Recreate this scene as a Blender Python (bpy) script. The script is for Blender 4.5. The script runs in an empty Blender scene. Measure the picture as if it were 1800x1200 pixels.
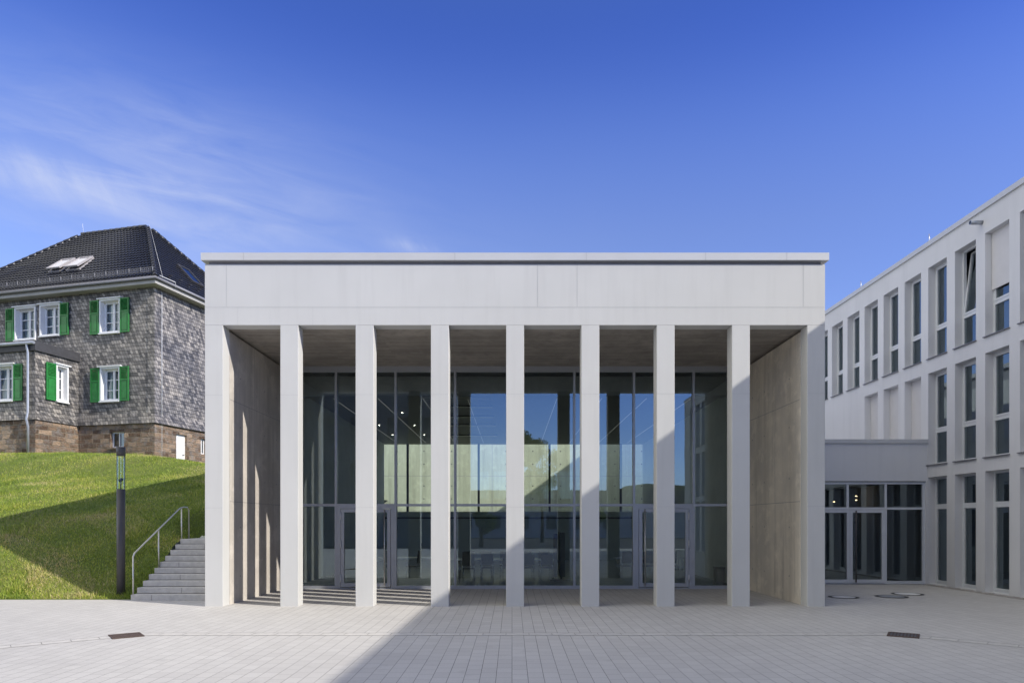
import bpy, math, random
import numpy as np
from mathutils import Vector, Matrix
random.seed(7)
rng = np.random.default_rng(7)
sc = bpy.context.scene
COL = sc.collection
R = math.radians
S = 1.2                     # all numbers below are in design units; one unit = 1.2 m

# ------------------------------------------------------------------ camera, sky, sun, exposure
EYE = 1.7
cam_d = bpy.data.cameras.new("camera")
cam = bpy.data.objects.new("camera", cam_d); COL.objects.link(cam)
cam.location = (0, 0, EYE * S); cam.rotation_euler = (R(90), 0, 0)
cam_d.lens = 24; cam_d.sensor_width = 36; cam_d.shift_y = 318 / 1800
cam_d.clip_start = 0.1; cam_d.clip_end = 6000
sc.camera = cam

SUN_EL = math.atan(0.65)
TRAVEL = Vector((-0.9068 * math.cos(SUN_EL), 0.4217 * math.cos(SUN_EL), -math.sin(SUN_EL)))
SUN_ROT = math.atan2(0.9068, -0.4217)
w = bpy.data.worlds.new("World"); sc.world = w; w.use_nodes = True
nt = w.node_tree; nt.nodes.clear()
out = nt.nodes.new("ShaderNodeOutputWorld"); bg = nt.nodes.new("ShaderNodeBackground")
sky = nt.nodes.new("ShaderNodeTexSky"); sky.sky_type = 'NISHITA'; sky.sun_disc = False
sky.sun_elevation = SUN_EL; sky.sun_rotation = SUN_ROT
sky.altitude = 300; sky.air_density = 1.0; sky.dust_density = 0.6; sky.ozone_density = 3.0
bg.inputs[1].default_value = 0.15
tc = nt.nodes.new("ShaderNodeTexCoord")
def wn(t, **k):
    n = nt.nodes.new(t)
    for a, b in k.items(): setattr(n, a, b)
    return n
def wl(a, b): nt.links.new(a, b)
# thin cirrus streaks low in the north-west; coordinates are sky angles (tangents of azimuth and height)
def M_(op, a, b=0.0, c=False):
    n = wn("ShaderNodeMath", operation=op); n.use_clamp = c
    for i, v in enumerate((a, b)):
        if hasattr(v, "is_output"): wl(v, n.inputs[i])
        else: n.inputs[i].default_value = v
    return n.outputs[0]
def bump01(v, c, wdt): return M_('EXPONENT', M_('MULTIPLY', M_('POWER', M_('DIVIDE', M_('ABSOLUTE', M_('SUBTRACT', v, c)), wdt), 2.0), -1.0))
sx_ = wn("ShaderNodeSeparateXYZ"); wl(tc.outputs["Generated"], sx_.inputs[0])
yy_ = M_('MAXIMUM', sx_.outputs["Y"], 0.05)
au, av = M_('DIVIDE', sx_.outputs["X"], yy_), M_('DIVIDE', sx_.outputs["Z"], yy_)
ss = M_('ADD', av, M_('MULTIPLY', au, 0.25))
cv = wn("ShaderNodeCombineXYZ"); wl(M_('MULTIPLY', au, 2.4), cv.inputs[0]); wl(M_('MULTIPLY', ss, 11.0), cv.inputs[1])
nz = wn("ShaderNodeTexNoise"); nz.inputs["Scale"].default_value = 2.2; nz.inputs["Detail"].default_value = 9; nz.inputs["Roughness"].default_value = 0.6; nz.inputs["Distortion"].default_value = 0.6
wl(cv.outputs[0], nz.inputs[0])
cv2 = wn("ShaderNodeCombineXYZ"); wl(M_('MULTIPLY', M_('ADD', au, M_('MULTIPLY', av, 0.6)), 9.0), cv2.inputs[0]); wl(M_('MULTIPLY', M_('SUBTRACT', av, M_('MULTIPLY', au, 0.9)), 2.0), cv2.inputs[1])
nzf = wn("ShaderNodeTexNoise"); nzf.inputs["Scale"].default_value = 2.4; nzf.inputs["Detail"].default_value = 8; nzf.inputs["Roughness"].default_value = 0.6; wl(cv2.outputs[0], nzf.inputs[0])
fil = M_('MULTIPLY', M_('SUBTRACT', nzf.outputs[0], 0.30, True), 2.6, True)
nn = M_('MULTIPLY', M_('SUBTRACT', nz.outputs[0], 0.34, True), 2.6, True)
left = M_('MULTIPLY', M_('SUBTRACT', -0.40, au, True), 4.0, True)
streak = M_('MULTIPLY', M_('MULTIPLY', bump01(ss, 0.322, 0.021), left), M_('ADD', 0.45, M_('MULTIPLY', fil, 0.55)))
plume = M_('MULTIPLY', M_('MULTIPLY', bump01(ss, 0.345, 0.03), bump01(au, -0.66, 0.14)), fil)
veil = M_('MULTIPLY', M_('MULTIPLY', bump01(ss, 0.36, 0.12), bump01(au, -0.52, 0.30)), M_('ADD', 0.25, M_('MULTIPLY', nn, 0.75)))
puff = M_('MULTIPLY', M_('MULTIPLY', bump01(ss, 0.366, 0.011), bump01(au, -0.145, 0.035)), fil)
cl_ = M_('ADD', M_('MULTIPLY', streak, 0.34), M_('ADD', M_('MULTIPLY', veil, 0.48), M_('ADD', M_('MULTIPLY', plume, 0.26), M_('MULTIPLY', puff, 0.55))), True)
class _o: pass
mu = _o(); mu.outputs = [cl_]
mx = wn("ShaderNodeMix", data_type='RGBA'); mx.inputs["B"].default_value = (3.6, 3.9, 4.9, 1)
wl(mu.outputs[0], mx.inputs["Factor"])
# clear dry air: the blue deepens quickly with height
sepz = wn("ShaderNodeSeparateXYZ"); wl(tc.outputs["Generated"], sepz.inputs[0])
deep = wn("ShaderNodeValToRGB"); cr = deep.color_ramp; cr.interpolation = 'B_SPLINE'
for e_, (p_, c_) in zip([cr.elements[0], cr.elements[1], cr.elements.new(.4), cr.elements.new(.5), cr.elements.new(.6)],
                        [(0.0, (.74, .68, .80)), (1.0, (.22, .33, .76)), (.38, (.73, .66, .86)), (.5, (.54, .60, .98)), (.62, (.12, .24, .76))]):
    e_.position = p_; e_.color = (*c_, 1)
wl(sepz.outputs["Z"], deep.inputs[0])
tint = wn("ShaderNodeMix", data_type='RGBA', blend_type='MULTIPLY'); tint.inputs["Factor"].default_value = 1
wl(sky.outputs[0], tint.inputs["A"]); wl(deep.outputs[0], tint.inputs["B"])
# the southern sky: bright blue near the horizon, deeper above; the eastern half a little deeper too
def ramp_(v, stops):
    n = wn("ShaderNodeValToRGB"); e = n.color_ramp
    while len(e.elements) < len(stops): e.elements.new(.5)
    for q, (p_, c_) in zip(e.elements, stops): q.position = p_; q.color = (*c_, 1)
    wl(v, n.inputs[0]); return n.outputs[0]
def mul_(a, b, f):
    n = wn("ShaderNodeMix", data_type='RGBA', blend_type='MULTIPLY'); wl(a, n.inputs["A"]); wl(b, n.inputs["B"]); wl(f, n.inputs["Factor"]); return n.outputs["Result"]
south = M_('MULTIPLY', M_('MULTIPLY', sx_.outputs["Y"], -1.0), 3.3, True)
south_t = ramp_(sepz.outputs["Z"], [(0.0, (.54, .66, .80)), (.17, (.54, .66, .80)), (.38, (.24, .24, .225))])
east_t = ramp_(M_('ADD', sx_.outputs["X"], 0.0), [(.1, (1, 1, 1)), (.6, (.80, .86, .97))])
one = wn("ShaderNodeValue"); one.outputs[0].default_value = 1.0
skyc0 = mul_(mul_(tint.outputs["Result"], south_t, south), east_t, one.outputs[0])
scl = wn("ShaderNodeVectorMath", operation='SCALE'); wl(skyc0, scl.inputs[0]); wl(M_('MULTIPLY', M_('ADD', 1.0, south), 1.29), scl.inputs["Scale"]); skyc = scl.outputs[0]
wl(skyc, mx.inputs["A"])
# bright cloud bank added out of view, overhead and west, to fill the shadows
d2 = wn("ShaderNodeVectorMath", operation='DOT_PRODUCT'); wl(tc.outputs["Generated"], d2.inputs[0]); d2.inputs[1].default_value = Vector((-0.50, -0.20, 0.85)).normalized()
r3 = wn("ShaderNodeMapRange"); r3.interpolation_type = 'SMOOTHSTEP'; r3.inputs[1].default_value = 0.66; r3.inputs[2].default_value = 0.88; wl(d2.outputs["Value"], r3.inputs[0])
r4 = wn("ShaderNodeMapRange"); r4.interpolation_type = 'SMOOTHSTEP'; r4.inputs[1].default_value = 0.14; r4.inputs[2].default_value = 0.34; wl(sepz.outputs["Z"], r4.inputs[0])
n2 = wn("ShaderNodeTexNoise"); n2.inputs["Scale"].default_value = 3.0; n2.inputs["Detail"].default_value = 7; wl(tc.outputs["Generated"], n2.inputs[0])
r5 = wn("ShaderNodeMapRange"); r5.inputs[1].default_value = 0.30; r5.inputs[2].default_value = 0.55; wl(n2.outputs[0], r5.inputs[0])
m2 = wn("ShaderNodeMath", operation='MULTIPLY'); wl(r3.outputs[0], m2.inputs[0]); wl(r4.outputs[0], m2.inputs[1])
# second unseen bank low in the west-south-west, added as fill for west faces
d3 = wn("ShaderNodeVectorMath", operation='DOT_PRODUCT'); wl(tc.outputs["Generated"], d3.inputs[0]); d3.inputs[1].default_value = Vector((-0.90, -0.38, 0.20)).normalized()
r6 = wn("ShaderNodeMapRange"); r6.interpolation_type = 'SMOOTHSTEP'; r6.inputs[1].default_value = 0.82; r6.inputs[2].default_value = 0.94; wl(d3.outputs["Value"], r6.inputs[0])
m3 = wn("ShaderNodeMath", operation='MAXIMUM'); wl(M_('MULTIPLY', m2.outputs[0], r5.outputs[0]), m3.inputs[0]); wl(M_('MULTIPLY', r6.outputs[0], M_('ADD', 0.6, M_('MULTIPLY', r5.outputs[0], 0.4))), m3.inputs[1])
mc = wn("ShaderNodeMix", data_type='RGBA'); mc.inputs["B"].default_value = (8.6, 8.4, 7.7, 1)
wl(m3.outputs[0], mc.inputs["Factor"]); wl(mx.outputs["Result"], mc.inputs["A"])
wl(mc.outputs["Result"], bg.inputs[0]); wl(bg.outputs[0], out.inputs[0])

sun_d = bpy.data.lights.new("sun", 'SUN'); sun_d.energy = 3.8; sun_d.angle = R(0.53); sun_d.color = (1.0, 0.94, 0.84)
sun = bpy.data.objects.new("sun", sun_d); COL.objects.link(sun)
sun.location = (40, -20, 40); sun.rotation_euler = TRAVEL.to_track_quat('-Z', 'Y').to_euler()
sc.view_settings.view_transform = 'Standard'; sc.view_settings.look = 'None'
sc.view_settings.exposure = 0.35; sc.view_settings.gamma = 1
sc.cycles.max_bounces = 10; sc.cycles.diffuse_bounces = 5; sc.cycles.transparent_max_bounces = 24
sc.cycles.caustics_reflective = False; sc.cycles.caustics_refractive = False

# ------------------------------------------------------------------ helpers
def tag(o, label=None, cat=None, group=None, kind=None):
    if label: o["label"] = label
    if cat: o["category"] = cat
    if group: o["group"] = group
    if kind: o["kind"] = kind
    return o

def thing(name, label, cat, loc=(0, 0, 0), rotz=0.0, group=None):
    o = bpy.data.objects.new(name, None); COL.objects.link(o)
    o.location = Vector(loc) * S; o.rotation_euler = (0, 0, rotz); o.empty_display_size = 0.3
    return tag(o, label, cat, group)

class MB:
    """collects faces (design units) and links them as one mesh object"""
    def __init__(s): s.v = []; s.f = []; s.m = []; s.sm = []
    def face(s, pts, mi=0, smooth=False):
        n = len(s.v); s.v += [tuple(p) for p in pts]; s.f.append(tuple(range(n, n + len(pts)))); s.m.append(mi); s.sm.append(smooth)
    def box(s, x0, x1, y0, y1, z0, z1, mi=0):
        n = len(s.v)
        s.v += [(x0, y0, z0), (x1, y0, z0), (x1, y1, z0), (x0, y1, z0), (x0, y0, z1), (x1, y0, z1), (x1, y1, z1), (x0, y1, z1)]
        for f in ((0, 3, 2, 1), (4, 5, 6, 7), (0, 1, 5, 4), (1, 2, 6, 5), (2, 3, 7, 6), (3, 0, 4, 7)):
            s.f.append(tuple(n + i for i in f)); s.m.append(mi); s.sm.append(False)
        return s
    def prism(s, poly, z0, z1, mi=0):
        n = len(poly)
        s.face([(x, y, z0) for x, y in reversed(poly)], mi); s.face([(x, y, z1) for x, y in poly], mi)
        for i in range(n):
            a, b = poly[i], poly[(i + 1) % n]
            s.face([(a[0], a[1], z0), (b[0], b[1], z0), (b[0], b[1], z1), (a[0], a[1], z1)], mi)
        return s
    def bevbox(s, x0, x1, y0, y1, z0, z1, b=0.01, mi=0):
        "box with chamfered vertical edges and top/bottom kept square"
        s.prism([(x0 + b, y0), (x1 - b, y0), (x1, y0 + b), (x1, y1 - b), (x1 - b, y1), (x0 + b, y1), (x0, y1 - b), (x0, y0 + b)], z0, z1, mi)
        return s
    def tube(s, pts, r, seg=8, mi=0, smooth=True, caps=True, r2=None):
        pts = [Vector(p) for p in pts]; n0 = len(s.v); N = len(pts)
        prev = None
        for i, p in enumerate(pts):
            d = (pts[min(i + 1, N - 1)] - pts[max(i - 1, 0)]).normalized()
            if prev is None:
                a = Vector((0, 0, 1)) if abs(d.z) < 0.9 else Vector((1, 0, 0))
                u = d.cross(a).normalized()
            else:
                u = (prev - d * prev.dot(d)).normalized()
            prev = u; vv = d.cross(u)
            rr = r if r2 is None else r + (r2 - r) * i / (N - 1)
            for k in range(seg):
                t = 2 * math.pi * k / seg
                s.v.append(tuple(p + (u * math.cos(t) + vv * math.sin(t)) * rr))
        for i in range(N - 1):
            for k in range(seg):
                a = n0 + i * seg + k; b = n0 + i * seg + (k + 1) % seg
                s.f.append((a, b, b + seg, a + seg)); s.m.append(mi); s.sm.append(smooth)
        if caps:
            s.f.append(tuple(n0 + k for k in reversed(range(seg)))); s.m.append(mi); s.sm.append(False)
            s.f.append(tuple(n0 + (N - 1) * seg + k for k in range(seg))); s.m.append(mi); s.sm.append(False)
        return s
    def facade(s, O, ud, u0, u1, z0, z1, holes, depth, mi=0, mr=None):
        "wall sheet with rectangular openings and their reveals; outward normal = ud x z"
        O = Vector(O); ud = Vector(ud).normalized(); n = ud.cross(Vector((0, 0, 1)))
        P = lambda u, z, d=0: O + ud * u + Vector((0, 0, z)) - n * d
        us = sorted({u0, u1} | {h[i] for h in holes for i in (0, 1) if u0 <= h[i] <= u1})
        zs = sorted({z0, z1} | {h[i] for h in holes for i in (2, 3) if z0 <= h[i] <= z1})
        for a, b in zip(us, us[1:]):
            for c, d in zip(zs, zs[1:]):
                um, zm = (a + b) / 2, (c + d) / 2
                if any(h[0] < um < h[1] and h[2] < zm < h[3] for h in holes): continue
                s.face([P(a, c), P(b, c), P(b, d), P(a, d)], mi)
        mr = mi if mr is None else mr
        for h in holes:
            a, b, c, d = h[:4]
            s.face([P(a, c), P(a, d), P(a, d, depth), P(a, c, depth)], mr)
            s.face([P(b, d), P(b, c), P(b, c, depth), P(b, d, depth)], mr)
            s.face([P(a, d), P(b, d), P(b, d, depth), P(a, d, depth)], mr)
            s.face([P(b, c), P(a, c), P(a, c, depth), P(b, c, depth)], mr)
        return s
    def mesh(s, name, mats, off=(0, 0, 0)):
        me = bpy.data.meshes.new(name)
        off = Vector(off)
        V = [((Vector(v) - off) * S) for v in s.v]
        me.from_pydata(V, [], s.f)
        for m in (mats if isinstance(mats, (list, tuple)) else [mats]): me.materials.append(m)
        me.polygons.foreach_set("material_index", s.m); me.polygons.foreach_set("use_smooth", s.sm)
        uv = me.uv_layers.new(name="UVMap")
        for p in me.polygons:
            n = p.normal
            if abs(n.z) > 0.98: t, b = Vector((1, 0, 0)), Vector((0, 1, 0))
            else:
                t = Vector((-n.y, n.x, 0)).normalized(); b = n.cross(t)
            for li in p.loop_indices:
                q = V[me.loops[li].vertex_index] + off * S
                uv.data[li].uv = (q.dot(t), q.dot(b))
        me.update()
        return me
    def build(s, name, mats, parent=None, root=None, bevel=0):
        "vertices given in world (or, for a turned root, root-local) design units"
        r = root if root is not None else parent
        off = (0, 0, 0)
        if r is not None and not r.get("turned"): off = Vector(r.get("base", (0, 0, 0)))
        o = bpy.data.objects.new(name, s.mesh(name, mats, off)); COL.objects.link(o)
        if parent is not None:
            o.parent = parent
        if bevel:
            b = o.modifiers.new("bevel", 'BEVEL'); b.width = bevel * S; b.segments = 2; b.limit_method = 'ANGLE'; b.angle_limit = R(40)
        return o

def top(name, label, cat, base, group=None):
    o = thing(name, label, cat, base, 0, group); o["base"] = list(base); return o

def inst(o, parent, loc, rotz=0.0, scale=None):
    "copy of a child (and of its children) at a place in the parent's frame, design units"
    c = o.copy(); COL.objects.link(c); c.parent = parent; c.location = Vector(loc) * S; c.rotation_euler = (0, 0, rotz)
    for ch in list(o.children):
        k = ch.copy(); COL.objects.link(k); k.parent = c
    return c

# ------------------------------------------------------------------ materials
MATS = {}
class NT:
    def __init__(s, name):
        m = bpy.data.materials.new(name); m.use_nodes = True; s.m = m; s.t = m.node_tree
        s.b = s.t.nodes["Principled BSDF"]; s.o = s.t.nodes["Material Output"]; MATS[name] = m
    def n(s, t, **k):
        x = s.t.nodes.new(t)
        for a, b in k.items():
            if a.startswith("i_"):
                key = a[2:].replace("_", " ")
                x.inputs[int(key) if key.isdigit() else key].default_value = b
            else: setattr(x, a, b)
        return x
    def l(s, a, b): s.t.links.new(a, b)
    def uv(s, rot=0.0, scale=(1, 1, 1)):
        t = s.n("ShaderNodeTexCoord"); m = s.n("ShaderNodeMapping"); s.l(t.outputs["UV"], m.inputs[0])
        m.inputs["Rotation"].default_value = (0, 0, rot); m.inputs["Scale"].default_value = scale
        return m.outputs[0]
    def pos(s, scale=(1, 1, 1)):
        t = s.n("ShaderNodeNewGeometry"); m = s.n("ShaderNodeMapping"); s.l(t.outputs["Position"], m.inputs[0])
        m.inputs["Scale"].default_value = scale
        return m.outputs[0]
    def noise(s, vec, scale, detail=5, rough=0.55):
        x = s.n("ShaderNodeTexNoise"); x.inputs["Scale"].default_value = scale; x.inputs["Detail"].default_value = detail
        x.inputs["Roughness"].default_value = rough; s.l(vec, x.inputs["Vector"]); return x.outputs[0]
    def ramp(s, fac, stops):
        x = s.n("ShaderNodeValToRGB"); cr = x.color_ramp
        while len(cr.elements) < len(stops): cr.elements.new(0.5)
        for e, (p, c) in zip(cr.elements, stops): e.position = p; e.color = (*c, 1) if len(c) == 3 else c
        s.l(fac, x.inputs[0]); return x.outputs[0]
    def mix(s, a, b, fac, blend='MIX'):
        x = s.n("ShaderNodeMix", data_type='RGBA', blend_type=blend)
        for v, k in ((a, "A"), (b, "B")):
            if hasattr(v, "is_output"): s.l(v, x.inputs[k])
            else: x.inputs[k].default_value = (*v, 1)
        if hasattr(fac, "is_output"): s.l(fac, x.inputs["Factor"])
        else: x.inputs["Factor"].default_value = fac
        return x.outputs["Result"]
    def math(s, op, a, b=0.0, clamp=False):
        x = s.n("ShaderNodeMath", operation=op); x.use_clamp = clamp
        for i, v in enumerate((a, b)):
            if hasattr(v, "is_output"): s.l(v, x.inputs[i])
            else: x.inputs[i].default_value = v
        return x.outputs[0]
    def bump(s, h, strength=0.3, dist=0.02):
        x = s.n("ShaderNodeBump"); x.inputs["Strength"].default_value = strength; x.inputs["Distance"].default_value = dist
        s.l(h, x.inputs["Height"]); s.l(x.outputs[0], s.b.inputs["Normal"])
    def base(s, c, rough=0.6, metal=0.0):
        if hasattr(c, "is_output"): s.l(c, s.b.inputs["Base Color"])
        else: s.b.inputs["Base Color"].default_value = (*c, 1)
        s.b.inputs["Roughness"].default_value = rough; s.b.inputs["Metallic"].default_value = metal
        return s.m

def plain(name, c, rough=0.5, metal=0.0, var=0.06, scale=6, bump=0.0):
    k = NT(name); v = k.noise(k.pos(), scale, 4)
    lo = tuple(x * (1 - var) for x in c); hi = tuple(min(1, x * (1 + var)) for x in c)
    col = k.ramp(v, [(0.3, lo), (0.7, hi)])
    if bump: k.bump(k.noise(k.pos(), 60, 3), bump, 0.004)
    return k.base(col, rough, metal)

def render_white(name, c, bump=0.12):
    k = NT(name); p = k.pos()
    big = k.noise(p, 0.5, 4); streak = k.noise(k.pos((3, 3, 0.25)), 1.2, 5); fine = k.noise(p, 140, 3)
    col = k.ramp(big, [(0.3, tuple(x * 0.935 for x in c)), (0.7, c)])
    col = k.mix(col, tuple(x * 0.84 for x in c), k.math('MULTIPLY', k.math('SUBTRACT', streak, 0.50, True), 1.8, True))
    sp = k.noise(p, 9, 6, 0.7)
    col = k.mix(col, tuple(x * 0.8 for x in c), k.math('MULTIPLY', k.math('SUBTRACT', sp, 0.66, True), 2.0, True))
    k.bump(k.math('ADD', fine, k.math('MULTIPLY', big, 2.0)), bump, 0.006)
    return k.base(col, 0.75)
M_white = render_white("painted_concrete", (0.615, 0.617, 0.605))
M_wing = render_white("wing_render", (0.70, 0.70, 0.705))
M_joint = plain("joint_line", (0.44, 0.445, 0.445), 0.8)
M_coping = plain("coping_metal", (0.58, 0.585, 0.59), 0.45, 0.1, 0.03, 1)
M_recess = plain("recess_dark", (0.30, 0.30, 0.32), 0.7)

def concrete(name, base, dark, joints=True, tie=True, planks=False):
    k = NT(name); p = k.pos(); uv = k.uv()
    big = k.noise(p, 0.45, 5, 0.6); mid = k.noise(p, 2.2, 6, 0.65); st = k.noise(k.pos((2.2, 2.2, 0.12)), 1.6, 6, 0.65)
    col = k.ramp(big, [(0.38, dark), (0.58, base)])
    col = k.mix(col, tuple(x * 0.72 for x in base), k.math('MULTIPLY', k.math('SUBTRACT', st, 0.45, True), 4.5, True))
    col = k.mix(col, tuple(min(1, x * 1.22) for x in base), k.math('MULTIPLY', k.math('SUBTRACT', mid, 0.52, True), 3.2, True))
    pits = k.noise(p, 22, 3, 0.6)
    col = k.mix(col, tuple(x * 0.45 for x in base), k.math('MULTIPLY', k.math('SUBTRACT', pits, 0.69, True), 6.0, True))
    if planks:
        br = k.n("ShaderNodeTexBrick"); k.l(uv, br.inputs[0]); br.inputs["Scale"].default_value = 1.0
        br.inputs["Brick Width"].default_value = 3.4; br.inputs["Row Height"].default_value = 0.14; br.inputs["Mortar Size"].default_value = 0.004
        br.inputs["Color1"].default_value = (0.74, 0.74, 0.74, 1); br.inputs["Color2"].default_value = (1, 1, 1, 1); br.inputs["Mortar"].default_value = (0.55, 0.55, 0.55, 1)
        col = k.mix(col, br.outputs[0], 0.85, 'MULTIPLY')
    k.bump(k.math('ADD', mid, k.math('MULTIPLY', pits, 0.5)), 0.18, 0.01)
    return k.base(col, 0.72)
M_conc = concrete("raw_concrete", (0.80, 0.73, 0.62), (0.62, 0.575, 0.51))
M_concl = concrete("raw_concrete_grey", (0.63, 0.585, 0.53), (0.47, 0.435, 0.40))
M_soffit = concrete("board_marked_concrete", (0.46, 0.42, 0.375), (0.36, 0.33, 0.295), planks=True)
M_court = concrete("courtyard_concrete", (0.72, 0.75, 0.60), (0.65, 0.68, 0.55))

def glass(name, tint=(0.80, 0.88, 0.84), refl=0.3, rough=0.0):
    k = NT(name); t = k.t
    tr = k.n("ShaderNodeBsdfTransparent"); tr.inputs[0].default_value = (*tint, 1)
    gl = k.n("ShaderNodeBsdfGlossy"); gl.inputs["Roughness"].default_value = rough; gl.inputs[0].default_value = (0.76, 0.92, 1.0, 1)
    fr = k.n("ShaderNodeFresnel"); fr.inputs[0].default_value = 1.5
    f = k.math('ADD', k.math('MULTIPLY', fr.outputs[0], 0.8), refl - 0.03, True)
    # slight waviness of real panes
    nb = k.n("ShaderNodeBump"); nb.inputs["Strength"].default_value = 0.04; nb.inputs["Distance"].default_value = 0.01
    k.l(k.noise(k.pos(), 0.9, 1), nb.inputs["Height"]); k.l(nb.outputs[0], gl.inputs["Normal"])
    ms = k.n("ShaderNodeMixShader"); k.l(f, ms.inputs[0]); k.l(tr.outputs[0], ms.inputs[1]); k.l(gl.outputs[0], ms.inputs[2])
    k.l(ms.outputs[0], k.o.inputs[0]); return k.m
M_glass = glass("facade_glass", (0.87, 0.94, 0.90), 0.155)
M_glass2 = glass("window_glass", (0.72, 0.78, 0.78), 0.16)
M_glass3 = glass("clear_glass", (0.95, 0.98, 0.96), 0.045)
M_alu = plain("grey_aluminium", (0.42, 0.44, 0.47), 0.42, 0.35, 0.03, 3)
M_alul = plain("pale_window_frame", (0.66, 0.68, 0.70), 0.45, 0.1, 0.03, 3)
M_steel = plain("brushed_steel", (0.62, 0.61, 0.58), 0.32, 0.9, 0.05, 10)
M_dark = plain("anthracite_paint", (0.075, 0.072, 0.075), 0.5, 0.2, 0.08, 4)
M_black = plain("black_plastic", (0.018, 0.018, 0.021), 0.4)
M_screen = plain("window_screen", (0.115, 0.125, 0.145), 0.8, 0, 0.04, 30)
M_blind_refl = plain("pale_blind_and_reflection", (0.62, 0.61, 0.61), 0.7, 0, 0.03, 3)
M_sill = plain("zinc_sill", (0.20, 0.20, 0.215), 0.5, 0.3)
M_block = plain("grey_cladding", (0.16, 0.16, 0.17), 0.6, 0, 0.1, 2)
M_room = plain("dim_room", (0.10, 0.10, 0.105), 0.8)
M_intw = plain("interior_wall", (0.60, 0.64, 0.60), 0.8, 0, 0.05, 2)
M_ceil = plain("interior_ceiling", (0.26, 0.26, 0.25), 0.7)
M_floor = plain("polished_floor", (0.34, 0.34, 0.32), 0.25, 0, 0.1, 2)
M_tbl = plain("white_tabletop", (0.75, 0.75, 0.75), 0.35)
M_blue = plain("dark_blue_fabric", (0.012, 0.016, 0.04), 0.8)
M_chrome = plain("chrome_leg", (0.55, 0.55, 0.57), 0.2, 1.0)
M_rust = plain("rusty_iron", (0.095, 0.065, 0.052), 0.75, 0.2, 0.4, 40, 0.4)
M_wood = plain("bark", (0.10, 0.075, 0.055), 0.9, 0, 0.3, 12, 0.6)
M_housewhite = plain("white_house_paint", (0.80, 0.80, 0.79), 0.5, 0, 0.03, 5)
M_cornice = plain("grey_cornice_paint", (0.40, 0.385, 0.355), 0.6, 0, 0.08, 3)
M_zinc = plain("zinc_pipe", (0.40, 0.42, 0.45), 0.4, 0.6, 0.08, 5)
M_green = plain("green_shutter_paint", (0.022, 0.20, 0.042), 0.45, 0, 0.2, 5)
M_copper = plain("skylight_flashing", (0.46, 0.43, 0.42), 0.5, 0.2)
M_slatefas = plain("slate_fascia", (0.05, 0.05, 0.055), 0.6, 0, 0.2, 6)
k = NT("warm_lamp"); k.b.inputs["Emission Color"].default_value = (1, 0.72, 0.38, 1); k.b.inputs["Emission Strength"].default_value = 5; M_lamp = k.base((0.8, 0.8, 0.8))

k = NT("light_line"); k.b.inputs["Emission Color"].default_value = (1, 0.97, 0.9, 1); k.b.inputs["Emission Strength"].default_value = 0.12; M_line = k.base((0.6, 0.6, 0.6))
k = NT("ceiling_spot"); k.b.inputs["Emission Color"].default_value = (1, 0.93, 0.82, 1); k.b.inputs["Emission Strength"].default_value = 45; M_spot = k.base((0.8, 0.8, 0.8))

def paving():
    k = NT("concrete_pavers"); t = k.n("ShaderNodeNewGeometry")
    sep = k.n("ShaderNodeSeparateXYZ"); k.l(t.outputs["Position"], sep.inputs[0])
    cmb = k.n("ShaderNodeCombineXYZ"); k.l(sep.outputs["Y"], cmb.inputs[0]); k.l(sep.outputs["X"], cmb.inputs[1])
    W, L = 0.2105, 0.30
    br = k.n("ShaderNodeTexBrick"); k.l(cmb.outputs[0], br.inputs[0]); br.inputs["Scale"].default_value = 1.0
    br.inputs["Brick Width"].default_value = L; br.inputs["Row Height"].default_value = W; br.inputs["Mortar Size"].default_value = 0.004
    br.inputs["Mortar Smooth"].default_value = 0.3
    br.offset = 0.37; br.offset_frequency = 3
    br.inputs["Color1"].default_value = (0.53, 0.512, 0.487, 1); br.inputs["Color2"].default_value = (0.575, 0.557, 0.53, 1); br.inputs["Mortar"].default_value = (0.28, 0.27, 0.255, 1)
    # continuous long joints, a little wider than the cross joints
    fr = k.math('FRACT', k.math('DIVIDE', sep.outputs["X"], W))
    d = k.math('MINIMUM', fr, k.math('SUBTRACT', 1.0, fr))
    jn = k.math('LESS_THAN', d, 0.018)
    wv = k.noise(t.outputs["Position"], 0.7, 3)
    jn = k.math('MULTIPLY', jn, k.math('MULTIPLY', k.math('SUBTRACT', wv, 0.28, True), 2.6, True))
    col = k.mix(br.outputs[0], (0.15, 0.145, 0.14), jn)
    big = k.noise(t.outputs["Position"], 0.22, 5); fine = k.noise(t.outputs["Position"], 45, 4, 0.7); mid = k.noise(t.outputs["Position"], 2.0, 6, 0.65)
    col = k.mix(col, k.ramp(big, [(0.3, (0.86, 0.86, 0.87)), (0.7, (1, 1, 1))]), 1.0, 'MULTIPLY')
    col = k.mix(col, k.ramp(fine, [(0.25, (0.84, 0.84, 0.84)), (0.75, (1.08, 1.08, 1.08))]), 0.8, 'MULTIPLY')
    col = k.mix(col, (0.25, 0.24, 0.23), k.math('MULTIPLY', k.math('SUBTRACT', mid, 0.59, True), 2.0, True))
    h = k.math('SUBTRACT', br.outputs[1], 0.0)
    k.bump(k.math('ADD', k.math('MULTIPLY', k.math('ADD', h, jn), -1.0), k.math('MULTIPLY', fine, 0.35)), 0.35, 0.006)
    return k.base(col, 0.85)
M_pave = paving()
M_pave2 = plain("channel_stone", (0.54, 0.522, 0.495), 0.85, 0, 0.12, 8, 0.2)
M_slot = plain("dark_slot", (0.10, 0.095, 0.09), 0.9)

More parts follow.
